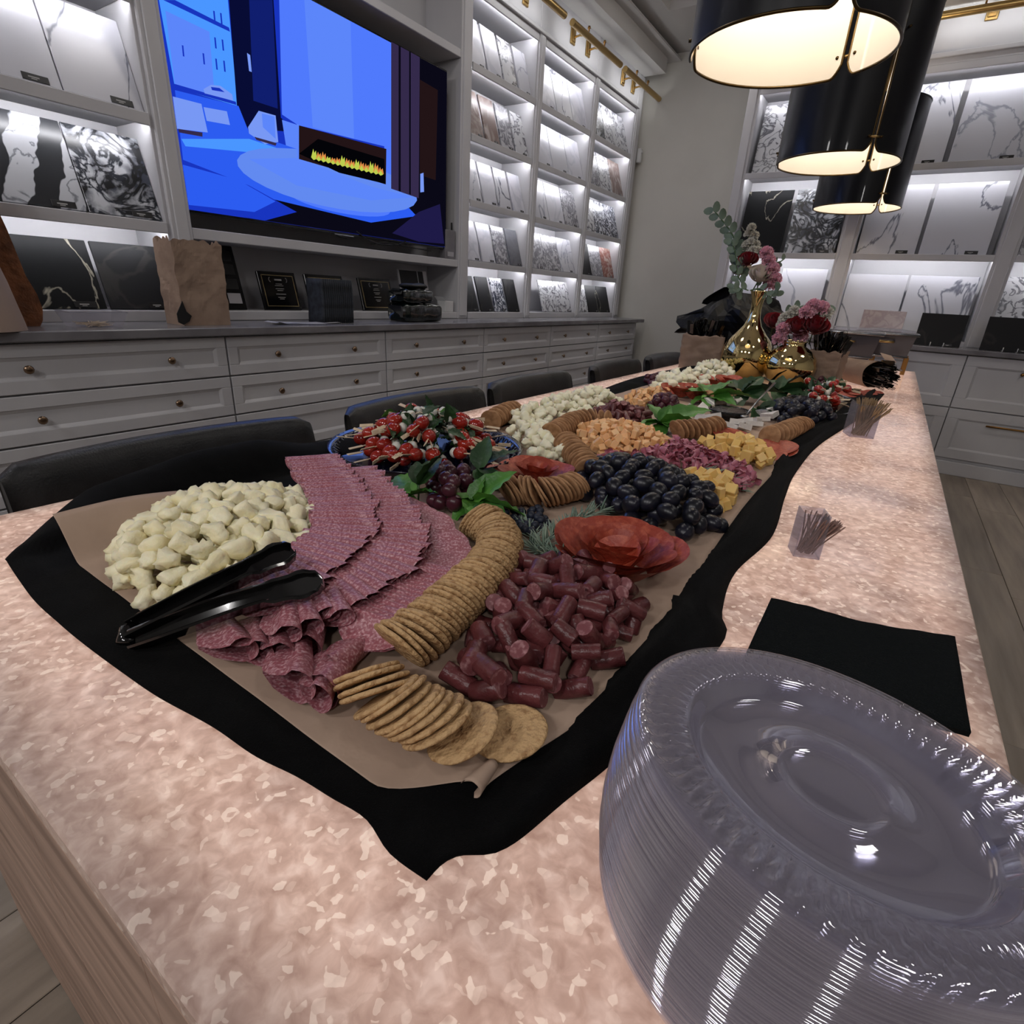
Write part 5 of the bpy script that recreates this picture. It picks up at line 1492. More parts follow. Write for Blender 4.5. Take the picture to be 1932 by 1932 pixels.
# ---- pepperoni roses
def petal_mesh(R, rho, lean, seed, name='pepperoni_slice'):
    m = MB()

    def fn(u, v):
        r_ = max(v, 0.02) * R; a = 2 * pi * u
        x = r_ * cos(a); y = r_ * sin(a)
        ang = x / rho
        rad = rho + (y + R) * sin(lean) + 0.0022 * noise.noise(Vector((ang * 2, y * 40, seed)))
        flare = 0.006 * ((y + R) / (2 * R)) ** 3
        return Vector(((rad + flare) * sin(ang), (rad + flare) * cos(ang), (y + R) * cos(lean) + 0.002 * sin(ang * 3 + seed)))
    m.grid(fn, 30, 7, True, False)
    return m.mesh(name, 'pepperoni', True)


def rose(px, py, s, label, ring, seed=0):
    c = T(px, py, 0.0); t = thing('pepperoni_rose', label, 'cured meat', (c.x, c.y, ZP))
    for (n, rho, lean, R, a0, z) in ring:
        for k in range(n):
            me = petal_mesh(R * s, rho * s, lean, seed + k + n)
            link('pepperoni_slice', me, t, Matrix.Translation((0, 0, z * s)) @ rotm(0, 0, a0 + 2 * pi * k / n + RND.gauss(0, .08)))


rose(1158, 1080, 0.64, 'big orange-red pepperoni rose right of the rosemary', ((5, 0.070, 0.80, 0.050, 0.2, 0.0), (5, 0.055, 0.75, 0.048, .8, 0.004), (4, 0.036, 0.50, 0.042, .3, 0.006), (3, 0.020, 0.3, 0.036, 0, 0.008)), 1)
HEART = []
for k, R_ in enumerate((0.037, 0.034)):
    m = MB(); n = 34
    m.ring([[Vector((R_ * r / 6 * cos(2 * pi * j / n), R_ * r / 6 * sin(2 * pi * j / n), (-0.020 if k == 0 else 0.012) * (r / 6) ** 2 * (1 + .35 * cos(4 * pi * j / n)))) for j in range(n)] for r in (0.05, 1, 2, 3, 4, 5, 6)], True, False)
    m.f.append(list(range(n))[::-1]); m.mi.append(0); HEART.append(m.mesh('pepperoni_slice', 'pepperoni', True))
c = T(1150, 1066, 0.030)
for k, (dx, dy, tl, az) in enumerate(((-0.006, -0.014, .30, -0.45), (0.004, 0.020, .62, -0.35))):
    o = link('pepperoni_slice', HEART[k], None, Matrix.Translation(c + Vector((dx, dy, .002 * k))) @ rotm(0, 0, az) @ rotm(tl, 0, 0)); tag(o, ('pepperoni slice curled in the heart of the big rose', 'pepperoni slice folded behind the heart of the big rose')[k], 'cured meat')
rose(1010, 915, 0.72, 'pepperoni rose beside the tomato tray, behind the cracker row', ((6, 0.055, 1.15, 0.042, 0.2, 0.0), (4, 0.040, 0.95, 0.038, .8, 0.002), (3, 0.022, 0.6, 0.032, .3, 0.003), (2, 0.010, 0.25, 0.026, 0, 0.004)), 5)
for k, (px, py, lab) in enumerate(((1425, 848, 'curled pepperoni slice left of the fat cracker row'), (1445, 858, 'curled pepperoni slice at the paper edge by the cracker row'), (1455, 868, 'pepperoni slice nearest the paper edge by the yellow cubes'), (1420, 838, 'pepperoni slice under the fat cracker row'))):
    c = T(px, py, 0.012)
    o = link('pepperoni_slice', petal_mesh(0.036, 0.05, 1.1, k), None, Matrix.Translation(c - Vector((0, .03, .01))) @ rotm(0, 0, k * .5 - .6)); tag(o, lab, 'cured meat')
for k in range(10):
    c = T(1275 + k * 6, 747 + (k % 3) * 3, 0.012); o = link('pepperoni_slice', petal_mesh(0.03, 0.04, .8, k + 20), None, Matrix.Translation(c) @ rotm(0, 0, k)); tag(o, 'pepperoni slice in the row behind the dark grapes', 'cured meat', 'pepperoni slices behind the dark grapes')
for k in range(10):
    c = T(1320 + k * 8, 728 + (k % 3) * 2, 0.012); o = link('pepperoni_slice', petal_mesh(0.03, 0.04, .8, k + 40), None, Matrix.Translation(c) @ rotm(0, 0, k)); tag(o, 'pepperoni slice in the row before the far curds', 'cured meat', 'pepperoni slices before the far curds')
for k in range(7):
    c = T(1590 + k * 9, 742 + (k % 2) * 3, 0.006); o = link('pepperoni_slice', flat_slice(0.05, k + 60, 'pepperoni', 'pepperoni_slice', .006), None, Matrix.Translation(c + Vector((0, 0, .001 * k))) @ rotm(0.05, 0, k)); tag(o, 'flat red slice in the row before the tipped brown bag', 'cured meat', 'flat red slices before the tipped bag')

# ---- brie wedges around the dark jam dish
WED = []
for k in range(2):
    m = MB(); L_, w, h = (0.055, 0.02, 0.016) if k else (0.045, 0.026, 0.014)
    m.add([(0, 0, 0), (L_, -w, 0), (L_, w, 0), (0, 0, h), (L_, -w, h), (L_, w, h)], [(0, 2, 1), (3, 4, 5), (0, 1, 4, 3), (1, 2, 5, 4), (2, 0, 3, 5)])
    WED.append(m.mesh('cheese_wedge', 'brie'))
wp = [(1312, 782), (1318, 790), (1328, 797), (1340, 802), (1352, 812), (1345, 795), (1372, 806), (1388, 804), (1402, 803), (1418, 800), (1434, 797), (1450, 792), (1325, 772), (1340, 765), (1356, 762), (1374, 762), (1392, 760), (1440, 785), (1456, 782), (1470, 778), (1305, 776), (1398, 810), (1420, 806)]
for k, (px, py) in enumerate(wp):
    c = T(px, py, 0.01); cc = T(1385, 783, 0); az = atan2(c.y - cc.y, c.x - cc.x)
    o = link('cheese_wedge', WED[k % 2], None, Matrix.Translation((c.x, c.y, ZP + .004 + .004 * (k % 3))) @ rotm(.25 * ((k % 3) - 1), -.3, az + RND.gauss(0, .4)) @ Matrix.Translation((-.03, 0, 0))); tag(o, 'white soft cheese wedge in the ring around the jam dish', 'cheese', 'white cheese wedges around the jam')
c = T(1372, 792, 0); t = thing('jam_dish', 'round dish of dark jam in the ring of white cheese', 'dish', (c.x, c.y, ZP))
m = MB(); m.lathe([(0.03, 0), (0.055, 0.004), (0.068, 0.03), (0.066, 0.031), (0.052, 0.006), (0.001, 0.005)], 30); part('bowl', m, 'black_plastic', t, True, world=False)
m = MB(); m.lathe([(0.0005, 0.034), (0.03, 0.034), (0.055, 0.029), (0.064, 0.022)], 30)
for v in m.v: v.z += 0.005 * noise.noise(v * 70)
part('jam_filling', m, 'jam', t, True, world=False)
t = thing('jam_spoon', 'thin dark spoon leaning in the jam dish', 'spoon', c)
a, b_ = T(1405, 785, .03), T(1462, 722, .10)
m = MB(); m.tube([a, a.lerp(b_, .5) + Vector((0, 0, .004)), b_], [0.002, 0.0035, 0.005], 8, True, .4); part('handle', m, 'steel', t, True)
m = MB(); m.ell(a, (0.014, 0.02, 0.004), 12, 8); part('spoon_bowl', m, 'steel', t, True)


# ---- caprese skewers on the round tray
def skewer_proto():
    t = thing('tomato_skewer', '', 'skewer', (0, 0, 0))
    m = MB(); m.tube([(0.0, 0, 0), (0.075, 0, 0)], 0.0012, 6); m.box(0.070, 0.100, -0.0042, 0.0042, -0.0009, 0.0009, 0.0005); m.ell((0.077, 0, 0), (0.006, 0.0036, 0.0018), 8, 6)
    part('pick', m, 'bamboo', t, False, world=False)
    m = MB(); m.ell((0.046, 0, 0), (0.0185, 0.0142, 0.0142), 16, 10, .04); part('tomato', m, 'tomato', t, True, world=False)
    m = MB(); m.ell((0.022, 0, 0), (0.0105, 0.0115, 0.0115), 14, 9, .1); part('mozzarella_ball', m, 'mozzarella', t, True, world=False)
    link('leaf', LEAF['basil_dark'][2], t, Matrix.Translation((0.028, -0.004, 0.006)) @ rotm(.6, 0, 1.9) @ Matrix.Scale(1.15, 4))
    return t


pro = skewer_proto()


def place_skewer(o, loc, az, pitch, roll, label, group):
    o.location = loc; o.rotation_euler = (Matrix.Rotation(az, 3, 'Z') @ Matrix.Rotation(pitch, 3, 'Y') @ Matrix.Rotation(roll, 3, 'X')).to_euler()
    o['label'] = label; o['group'] = group


tc = Vector((-0.815, 0.895, 0.768))
t = thing('serving_tray', 'round dark blue plastic tray under the tomato skewers', 'tray', tc)
m = MB(); m.lathe([(0.0005, 0.002), (0.185, 0.002), (0.197, 0.006), (0.205, 0.018), (0.216, 0.024), (0.2165, 0.022), (0.207, 0.014), (0.20, 0.001), (0.185, -0.001), (0.0005, -0.001)], 64)
part('tray_body', m, 'tray_blue', t, True, world=False)
m = MB()
for k in range(64):
    a = 2 * pi * k / 64; m.tube([(0.188 * cos(a), 0.188 * sin(a), 0.006), (0.204 * cos(a), 0.204 * sin(a), 0.020)], 0.002, 5)
part('rim_fluting', m, 'tray_blue', t, True, world=False)
k = 0
first = True
for ring_, (n, rr, z0, pt) in enumerate(((22, 0.088, 0.022, 0.02), (20, 0.074, 0.046, 0.12), (17, 0.052, 0.070, 0.20), (12, 0.026, 0.092, 0.26))):
    for i in range(n):
        az = 2 * pi * (i + 0.37 * ring_) / n + RND.gauss(0, .12)
        o = pro if first else copy_tree(pro); first = False
        r_ = rr + RND.uniform(-.015, .012)
        place_skewer(o, tc + Vector((r_ * cos(az), r_ * sin(az), z0 + RND.uniform(-.004, .006))), az + RND.gauss(0, .2), pt + RND.gauss(0, .12), RND.uniform(0, 6.28),
                     'tomato, mozzarella and basil skewer heaped on the round blue tray', 'skewers on the round tray')
for i in range(9):
    a = 2 * pi * i / 9 + 1; r_ = 0.03 + 0.07 * (i % 2)
    o = link('basil_leaf', LEAF['basil_dark' if i % 3 else 'basil'][i % 2], None, Matrix.Translation(tc + Vector((r_ * cos(a), r_ * sin(a), 0.10 - .25 * r_))) @ rotm(RND.gauss(0, .4), 0, a + RND.gauss(0, 1)) @ Matrix.Scale(.75, 4))
    tag(o, 'loose basil leaf among the skewers on the round tray', 'herb', 'loose basil leaves on the skewer tray')
tc2 = T(1545, 768, 0)
tc2.z = ZP - .002
t = thing('serving_tray', 'black tray under the far tomato skewers', 'tray', tc2)
m = MB(); m.lathe([(0.0005, 0.002), (0.19, 0.002), (0.205, 0.014), (0.215, 0.018), (0.2, 0.0), (0.0005, -0.001)], 48)
for v in m.v: v.x *= .62; v.y *= 1.5
part('tray_body', m, 'black_plastic', t, True, world=False)
for i in range(34):
    az = RND.uniform(-1.3, 1.2) if i % 3 else RND.uniform(0, 6.28)
    x, y = RND.uniform(-.08, .03), RND.uniform(-.24, .24)
    o = copy_tree(pro)
    place_skewer(o, tc2 + Vector((x, y, 0.022 + 0.04 * (i % 3) * (1 - abs(y) * 2.5))), az, RND.gauss(.05, .12), RND.uniform(0, 6.28), 'tomato skewer in the far heap beside the cup of picks', 'skewers in the far heap')

# ---- black serving tongs
t = thing('serving_tongs', 'glossy black plastic tongs resting on cheese curds and salami', 'tongs', T(245, 1195, .012))
for k, (hinge, mid, tip) in enumerate((((246, 1190, .016), (425, 1098, .066), (553, 1036, .080)), ((252, 1208, .012), (455, 1135, .056), (608, 1096, .074)))):
    A, B, C_ = T(*hinge), T(*mid), T(*tip)
    pts = [A, B, C_]
    n = 26; rings = []
    for i in range(n + 1):
        u = i / n
        q, d = along(pts, u)
        s = d.cross(Vector((0, 0, 1))).normalized(); up_ = s.cross(d).normalized()
        w = 0.0100 + 0.0015 * sin(pi * min(u / .7, 1)) if u < 0.70 else 0.0105 + 0.0045 * sin(pi * (u - .70) / .30)
        if u > 0.72 and k == 0 or u > 0.72: w += 0.0012 * sin((u - .72) * 120)
        if u > .97: w *= .5
        h_ = 0.0075 if u < .72 else 0.0050
        if k == 0: s, up_ = s, up_
        # U shaped channel section
        sec = [(-w, -h_), (-w, h_), (-w * .8, h_ * 1.2), (-w * .72, h_ * 1.1), (-w * .7, -h_ * .3), (w * .7, -h_ * .3), (w * .72, h_ * 1.1), (w * .8, h_ * 1.2), (w, h_), (w, -h_), (w * .6, -h_ * 1.5), (-w * .6, -h_ * 1.5)]
        tiltv = Matrix.Rotation(0.5 if k == 0 else 0.75, 3, d)
        rings.append([q + tiltv @ (s * a_ + up_ * b_) for a_, b_ in sec])
    m = MB(); m.ring(rings, True, True); part('arm', m, 'black_plastic', t, 'auto')
A, B = T(246, 1190, .014), T(252, 1208, .006)
m = MB(); dd = (T(425, 1095) - T(246, 1190)).normalized(); sd = dd.cross(Vector((0, 0, 1)))
m.tube([A + dd * .01, A - dd * .004 + Vector((0, 0, .002)), A.lerp(B, .5) - dd * .009, B - dd * .004, B + dd * .012], 0.0075, 10, True, 1.0)
part('hinge_bow', m, 'black_plastic', t, True)
# ------------------------------------------------------------------ gold vases with flowers
P('rose_red', (120, 10, 24), (150, 20, 34), 8, rough=0.55, sheen=.1)
P('rose_white', (226, 214, 202), (214, 200, 186), 8, rough=0.6, sss=.1)
P('bloom_pink', (232, 168, 190), (240, 190, 204), 20, rough=0.6, sss=.1)
P('bloom_white', (222, 220, 210), rough=0.65)
P('eucalyptus', (112, 130, 112), (92, 110, 92), 10, rough=0.6, rnd=.1)


def bloom(c, r, mat, label, kind='rose', grp=None):
    if kind == 'rose_bloom': r *= 1.18
    t = thing(kind, label, 'flower', c, grp)
    if kind == 'rose_bloom':
        for ring_, (n, rr, top) in enumerate(((3, .26, .62), (4, .50, .56), (5, .76, .40), (5, 1.0, .18))):
            for k in range(n):
                me = MB()

                def fn(u, v):
                    a = (u - .5) * 2.1
                    rad = r * (rr * (0.42 + 0.58 * sin(v * pi / 2)) + .10 * max(0, v - .75) * 4 * (ring_ > 1) + .02 * sin(u * 9 + k))
                    z = r * (-0.62 + v * (0.62 + top) - (.16 if ring_ > 1 else .05) * abs(u - .5) ** 1.5 * 2 * v - (.10 * max(0, v - .8) * 4 if ring_ > 1 else 0))
                    return Vector((rad * sin(a), rad * cos(a), z))
                me.grid(fn, 12, 8); o = part('petal', me, mat, t, True, world=False); o.rotation_euler = (RND.gauss(0, .06), RND.gauss(0, .06), 2 * pi * k / n + ring_ * .7)
        t.rotation_euler = (0.75, 0, 0.25)
    else:
        m = MB()
        n = 60 if kind == 'carnation' else 34
        for k in range(n):
            zz = 1 - 1.5 * (k + .5) / n; a = k * 2.4; s = sqrt(max(0, 1 - zz * zz))
            d = Vector((s * cos(a), s * sin(a), zz)); q = Vector((0, 0, 1)).rotation_difference(d).to_matrix().to_4x4()
            st = len(m.v)
            m.grid(lambda u, v: Vector(((u - .5) * r * (.35 + .7 * v), r * .14 * sin(u * 13 + k) * v + r * .05 * (k % 3), r * (.2 + .78 * v + .10 * v * sin(u * 19 + k)))), 8, 3)
            m.xf(q @ rotm(0, 0, k * 1.3), st)
        part('petals', m, mat, t, True, world=False)
    m = MB(); m.tube([(0, 0, -r * .3), (0.0, 0.01, -r * 1.2), (0, .0, -r * 2.2)], .003, 6); part('stem', m, 'stem_green', t, True, world=False)
    return t


YV = 3.15
vc = Vector((aty(1402, 700, YV).x, YV, 0.7605))
t = thing('gold_vase', 'tall shiny gold bottle vase with long narrow neck', 'vase', vc)
m = MB()
prof = [(0.0005, 0), (0.075, 0), (0.095, .01), (0.118, .05), (0.128, .095), (0.125, .14), (0.105, .19), (0.075, .225), (0.045, .262), (0.030, .30), (0.026, .345), (0.030, .39), (0.042, .425), (0.045, .43), (0.041, .428), (0.026, .39), (0.022, .34)]
m.lathe(prof, 48); part('vase_body', m, 'polished_gold', t, True, world=False)
vz = vc + Vector((0, 0, .43))
V2 = Vector((aty(1487, 700, 3.12).x, 3.12, 0.7605))
t = thing('gold_vase', 'short round gold vase with dimpled sides and flowers', 'vase', V2)
m = MB(); m.lathe([(0.0005, 0), (0.06, 0), (0.095, .02), (0.120, .06), (0.125, .09), (0.115, .13), (0.085, .165), (0.055, .185), (0.052, .20), (0.060, .21), (0.056, .208), (0.046, .19), (0.05, .17)], 48)
for v in m.v:
    a = atan2(v.y, v.x); r_ = hypot(v.x, v.y)
    k = 1 + 0.012 * sin(a * 12 + v.z * 60) * sin(v.z * 90) if r_ > .07 else 1
    v.x *= k; v.y *= k
part('vase_body', m, 'polished_gold', t, True, world=False)


def fl(px, py, y=None): return aty(px, py, y or YV)


bloom(fl(1412, 488), .038, 'rose_red', 'dark red rose in the tall gold vase', 'rose_bloom')
bloom(fl(1436, 516), .046, 'rose_white', 'cream rose facing front in the tall gold vase', 'rose_bloom')
bloom(fl(1398, 505, 3.2), .040, 'rose_white', 'cream rose at the left of the tall arrangement', 'rose_bloom')
for k, (px, py) in enumerate(((1450, 492), (1458, 508), (1462, 527), (1446, 478), (1452, 538))):
    bloom(fl(px, py, 3.17), .032, 'bloom_pink', 'pink carnation on the right side of the tall arrangement', 'carnation', 'pink carnations in the tall arrangement')
for k, (px, py) in enumerate(((1418, 430), (1412, 442), (1424, 445), (1416, 457), (1408, 462), (1426, 462), (1420, 472), (1430, 474), (1404, 470))):
    bloom(fl(px, py, 3.17 + .01 * (k % 3)), .022, 'bloom_white', 'small white floret of the upright stock flower in the tall vase', 'white_floret', 'white florets in the tall vase')


def euca(pts, y, n, label, s=.026):
    P_ = [fl(a, b_, y) for a, b_ in pts]; t = thing('eucalyptus_sprig', label, 'foliage', P_[0])
    m = MB(); m.tube([along(P_, k / 10)[0] for k in range(11)], .003, 6); part('stem', m, 'stem_green', t, True)
    for i in range(n):
        q, d = along(P_, .12 + .88 * (i + .5) / n)
        sd = d.cross(Vector((0, 1, .2))).normalized() * (1 if i % 2 else -1)
        m = MB(); N_ = (Vector((0, -1, .3)) + sd * .3).normalized(); e1 = (d + sd).normalized(); e2 = N_.cross(e1).normalized()
        cc = q + e1 * s
        m.add([cc + e1 * (s * cos(2 * pi * k / 10)) + e2 * (s * .72 * sin(2 * pi * k / 10)) + N_ * (.004 * cos(4 * pi * k / 10)) for k in range(10)] + [cc], [(k, (k + 1) % 10, 10) for k in range(10)])
        o = part('leaf', m, 'eucalyptus', t, True)


euca([(1405, 545), (1395, 500), (1385, 450), (1370, 425), (1345, 395)], 3.18, 18, 'grey-green eucalyptus sprig rising to the upper left', .026)
euca([(1408, 545), (1392, 520), (1388, 480), (1380, 455)], 3.14, 10, 'short eucalyptus sprig left of the white florets', .022)
euca([(1415, 548), (1435, 545), (1455, 560), (1470, 545)], 3.12, 8, 'dark foliage sprig low on the right of the tall vase', .02)
euca([(1412, 548), (1400, 545), (1392, 552), (1385, 540)], 3.12, 8, 'foliage sprig low on the left of the tall vase', .02)
euca([(1420, 548), (1450, 500), (1470, 495), (1480, 488)], 3.2, 8, 'thin foliage sprig at the right of the pink carnations', .014)
# low arrangement
YL = 3.10
bloom(fl(1505, 615, YL), .046, 'rose_red', 'dark red rose, left of the two in the low gold vase', 'rose_bloom')
bloom(fl(1540, 614, YL), .048, 'rose_red', 'dark red rose, right of the two in the low gold vase', 'rose_bloom')
bloom(fl(1462, 605, 3.16), .042, 'rose_red', 'red rose turned left in the low gold vase', 'rose_bloom')
for k, (px, py, mt, lb) in enumerate(((1522, 590, 'bloom_pink', 'pink'), (1535, 578, 'bloom_pink', 'pink'), (1478, 622, 'bloom_pink', 'pink'), (1510, 635, 'bloom_pink', 'pink'), (1470, 640, 'bloom_pink', 'pink'), (1550, 582, 'bloom_pink', 'pink'))):
    bloom(fl(px, py, YL + .02 * (k % 2)), .034, mt, 'pink carnation in the low gold vase', 'carnation', 'pink carnations in the low gold vase')
for k, (px, py) in enumerate(((1480, 600), (1490, 595), (1498, 587), (1485, 612), (1562, 590), (1556, 600), (1475, 612))):
    bloom(fl(px, py, YL + .03), .026, 'bloom_white', 'whitish ruffled bloom in the low gold vase', 'white_floret', 'white blooms in the low gold vase')
euca([(1500, 640), (1520, 600), (1545, 585), (1560, 578)], 3.18, 9, 'grey-green leaves at the right top of the low arrangement', .024)
euca([(1490, 640), (1480, 600), (1500, 585), (1512, 578)], 3.2, 9, 'grey-green leaves at the back of the low arrangement', .022)

# kraft paper spread under and around the vases, table glow painted into its colour
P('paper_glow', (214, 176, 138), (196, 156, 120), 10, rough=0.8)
for k, (poly, lab) in enumerate((([(1358, 690), (1395, 728), (1445, 735), (1462, 700), (1420, 660)], 'crumpled kraft paper under the tall gold vase'), ([(1450, 700), (1462, 742), (1520, 738), (1540, 705), (1500, 690)], 'crumpled kraft paper under the low gold vase'))):
    c = [T(a, b_, .002) for a, b_ in poly]
    cen = sum(c, Vector()) / len(c)
    m = MB()
    R0 = [cen.lerp(p, 1) for p in c]

    def fn(u, v):
        q = u * len(R0); i = int(q) % len(R0); f = q - int(q)
        e = R0[i].lerp(R0[(i + 1) % len(R0)], f)
        p = cen.lerp(e, v)
        return Vector((p.x, p.y, .7615 + .014 * v * v * abs(noise.noise(Vector((p.x * 8, p.y * 8, k)))) + .008 * v))
    m.grid(fn, 40, 10, True, False)
    solo('paper_sheet', lab, 'paper', m, 'paper_glow', True, cen)


# ------------------------------------------------------------------ paper bags
def bag_mesh(w, d, h, seed, flare=.03, ragged=.02, collar=False):
    """open paper bag, folded sides, crumpled, centred on its base"""
    m = MB(); n = 96

    def fn(u, v):
        a = u * 4; s = int(a) % 4; f = a - int(a)
        cs = [(-w / 2, -d / 2), (w / 2, -d / 2), (w / 2, d / 2), (-w / 2, d / 2)]
        p, q = cs[s], cs[(s + 1) % 4]
        x = p[0] + (q[0] - p[0]) * f; y = p[1] + (q[1] - p[1]) * f
        k = 1 + flare * v
        if s in (1, 3): x *= 1 - .22 * sin(pi * f) * v          # gusset folds in
        nz = 1.2 - 3.2 * abs(noise.noise(Vector((x * 13, y * 13, v * 4 + seed)))) - 1.2 * abs(noise.noise(Vector((x * 34, y * 34, v * 11 + seed))))
        z = h * v + (ragged * noise.noise(Vector((u * 23, seed, 0))) if v > .98 else 0)
        return Vector((x * k + .0028 * nz * min(1, v * 3), y * k + .0028 * nz * min(1, v * 3), z))
    m.grid(fn, n, 30, True, False)
    b = len(m.v); m.f.append([i * 30 for i in range(n)]); m.mi.append(0)
    return m


c = Vector((-2.60, 1.355, .9105))
t = thing('paper_bag', 'tall crumpled brown paper bag with a torn dark hole, standing on the left counter', 'bag', c)
m = bag_mesh(.15, .205, .335, 3, .01, .03); o = part('bag_body', m, 'kraft', t, False, world=False)
o.modifiers.new('thick', 'SOLIDIFY').thickness = .001
m = MB(); m.cur = 0
hole = [(340, 578), (334, 592), (337, 608), (347, 613), (358, 606), (362, 596), (352, 588), (344, 568)]
pts_ = [atx(a, b_, -2.518) for a, b_ in hole]
m.add(pts_ + [p + Vector((-.004, 0, 0)) for p in pts_], [tuple(range(8)), tuple(range(15, 7, -1))] + [(i, 8 + i, 8 + (i + 1) % 8, (i + 1) % 8) for i in range(8)])
part('torn_hole', m, 'matte_black', t)


def table_bag(c, w, d, h, rz, label, seed, fork_label, n=30, grp=None):
    t = thing('paper_bag', label, 'bag', c, None, (0, 0, rz))
    m = bag_mesh(w, d, h, seed, .06, .012); o = part('bag_body', m, 'kraft', t, True, world=False); o.modifiers.new('thick', 'SOLIDIFY').thickness = .001
    m = MB(); m.grid(lambda u, v: Vector(((w * .52 + .012 * v) * cos(2 * pi * u) * 1.28, (d * .52 + .012 * v) * sin(2 * pi * u) * 1.28, h - .002 - .045 * v + .006 * noise.noise(Vector((u * 9, v, seed))))), 40, 3, True, False)
    for i in range(n):
        o = link('plastic_fork', FORK[i % 2], None, Matrix.Translation(c) @ rotm(0, 0, rz) @ Matrix.Translation((RND.uniform(-.33, .33) * w, RND.uniform(-.33, .33) * d, h - .095 + RND.uniform(-.01, .03))) @ rotm(RND.gauss(0, .16), RND.gauss(0, .16), RND.uniform(0, 6.28)))
        tag(o, fork_label, 'cutlery', fork_label.replace('fork', 'forks'))


FORK = []
for kk in range(2):
    m = MB(); m.box(-.004, .004, -.0012, .0012, 0, .10, .0006); m.box(-.010, .010, -.0015, .0015, .10, .135, .001)
    if kk == 0:
        for q in (-.0085, -.003, .003, .0085): m.box(q - .0014, q + .0014, -.001, .001, .133, .165, .0005)
    else: m.box(-.010, .010, -.001, .001, .133, .165, .0008)
    FORK.append(m.mesh('plastic_fork', 'black_plastic'))
table_bag(Vector((-.915, 3.36, .762)), .22, .15, .185, .25, 'brown paper bag of black plastic cutlery left of the tall gold vase', 5, 'black plastic fork in the bag left of the gold vase', 60)
table_bag(Vector((-.255, 3.22, .762)), .15, .13, .17, -.15, 'brown paper bag of black plastic cutlery right of the low gold vase', 8, 'black plastic fork in the bag right of the low vase', 44)
# tipped bag with black cutlery spilling out
t = thing('paper_bag', 'brown paper bag tipped on its side in front of the chafing dishes', 'bag', (-.16, 3.55, .8))
m = MB()
A, B = Vector((-.26, 3.62, .832)), Vector((-.03, 3.42, .825))
dd = (B - A).normalized(); sd = dd.cross(Vector((0, 0, 1))).normalized()
m.grid(lambda u, v: A.lerp(B, v) + sd * (.085 * cos(2 * pi * u)) + Vector((0, 0, .066 * (sin(2 * pi * u)) * (0.75 + .25 * v))) + sd * .006 * noise.noise(Vector((u * 8, v * 5, 0))) + Vector((0, 0, .005 * noise.noise(Vector((u * 8, v * 5, 3))))), 36, 10, True, False)
m.f.append([i * 10 for i in range(36)]); m.mi.append(0)
o = part('bag_body', m, 'kraft', t, True); o.modifiers.new('thick', 'SOLIDIFY').thickness = .001
for i in range(46):
    a = RND.uniform(0, 6.28); r_ = .058 * sqrt(RND.random())
    p = B - dd * .07 + sd * r_ * cos(a) + Vector((0, 0, r_ * sin(a)))
    dr = (dd + sd * RND.gauss(0, .14) + Vector((0, 0, RND.gauss(-.03, .12)))).normalized()
    o = link('plastic_fork', FORK[i % 2], None, Matrix.Translation(p) @ Vector((0, 0, 1)).rotation_difference(dr).to_matrix().to_4x4() @ rotm(0, 0, RND.uniform(0, 6))); tag(o, 'black plastic fork spilling from the tipped paper bag', 'cutlery', 'black plastic forks in the tipped bag')
m = MB(); m.box(-.03, .03, -.045, .045, 0, .004, .001); m.xf(Matrix.Translation((-.0, 3.60, .90)) @ rotm(.3, .2, .4))
solo('paper_packet', 'small pinkish paper packet leaning over the spilled black cutlery', 'packet', m, 'parchment', False, (0, 3.6, .9))
# heap of black bags behind the tall vase
P('bin_liner', (6, 6, 7), rough=.5, spec=.3, bump=.3, bsc=30)
t = thing('black_bag', 'crumpled black fabric bag with pointed corners behind the tall vase', 'bag', (-.80, 3.62, .762))
m = MB(); m.ell((0, 0, .20), (.26, .17, .22), 44, 26)
for v in m.v:
    a = atan2(v.y, v.x); n1 = noise.noise(Vector((cos(a) * 1.8, sin(a) * 1.8, v.z * 9))); 
    k = 1 + .34 * max(0, sin(a * 3 + v.z * 18)) ** 3 * (v.z > .15) + .3 * n1
    v.x *= k; v.y *= k; v.z = max(0, v.z + .03 * noise.noise(v * 14))
part('bag_body', m, 'bin_liner', t, False, world=False)
for k, (x, z, rz, L_) in enumerate(((-.30, .30, 2.8, .20), (-.33, .22, 3.1, .18), (.20, .30, .2, .18), (-.12, .40, 2.6, .2))):
    m = MB(); m.grid(lambda u, v: Vector((L_ * u, (v - .5) * .16 * (1 - u) ** .6, .03 * sin(v * 6 + k) * (1 - u) - .05 * u)), 10, 8)
    m.xf(Matrix.Translation((x * .55, -.02, z)) @ rotm(.5, 0, rz)); o = part('flap', m, 'bin_liner', t, True, world=False); o.modifiers.new('t', 'SOLIDIFY').thickness = .004

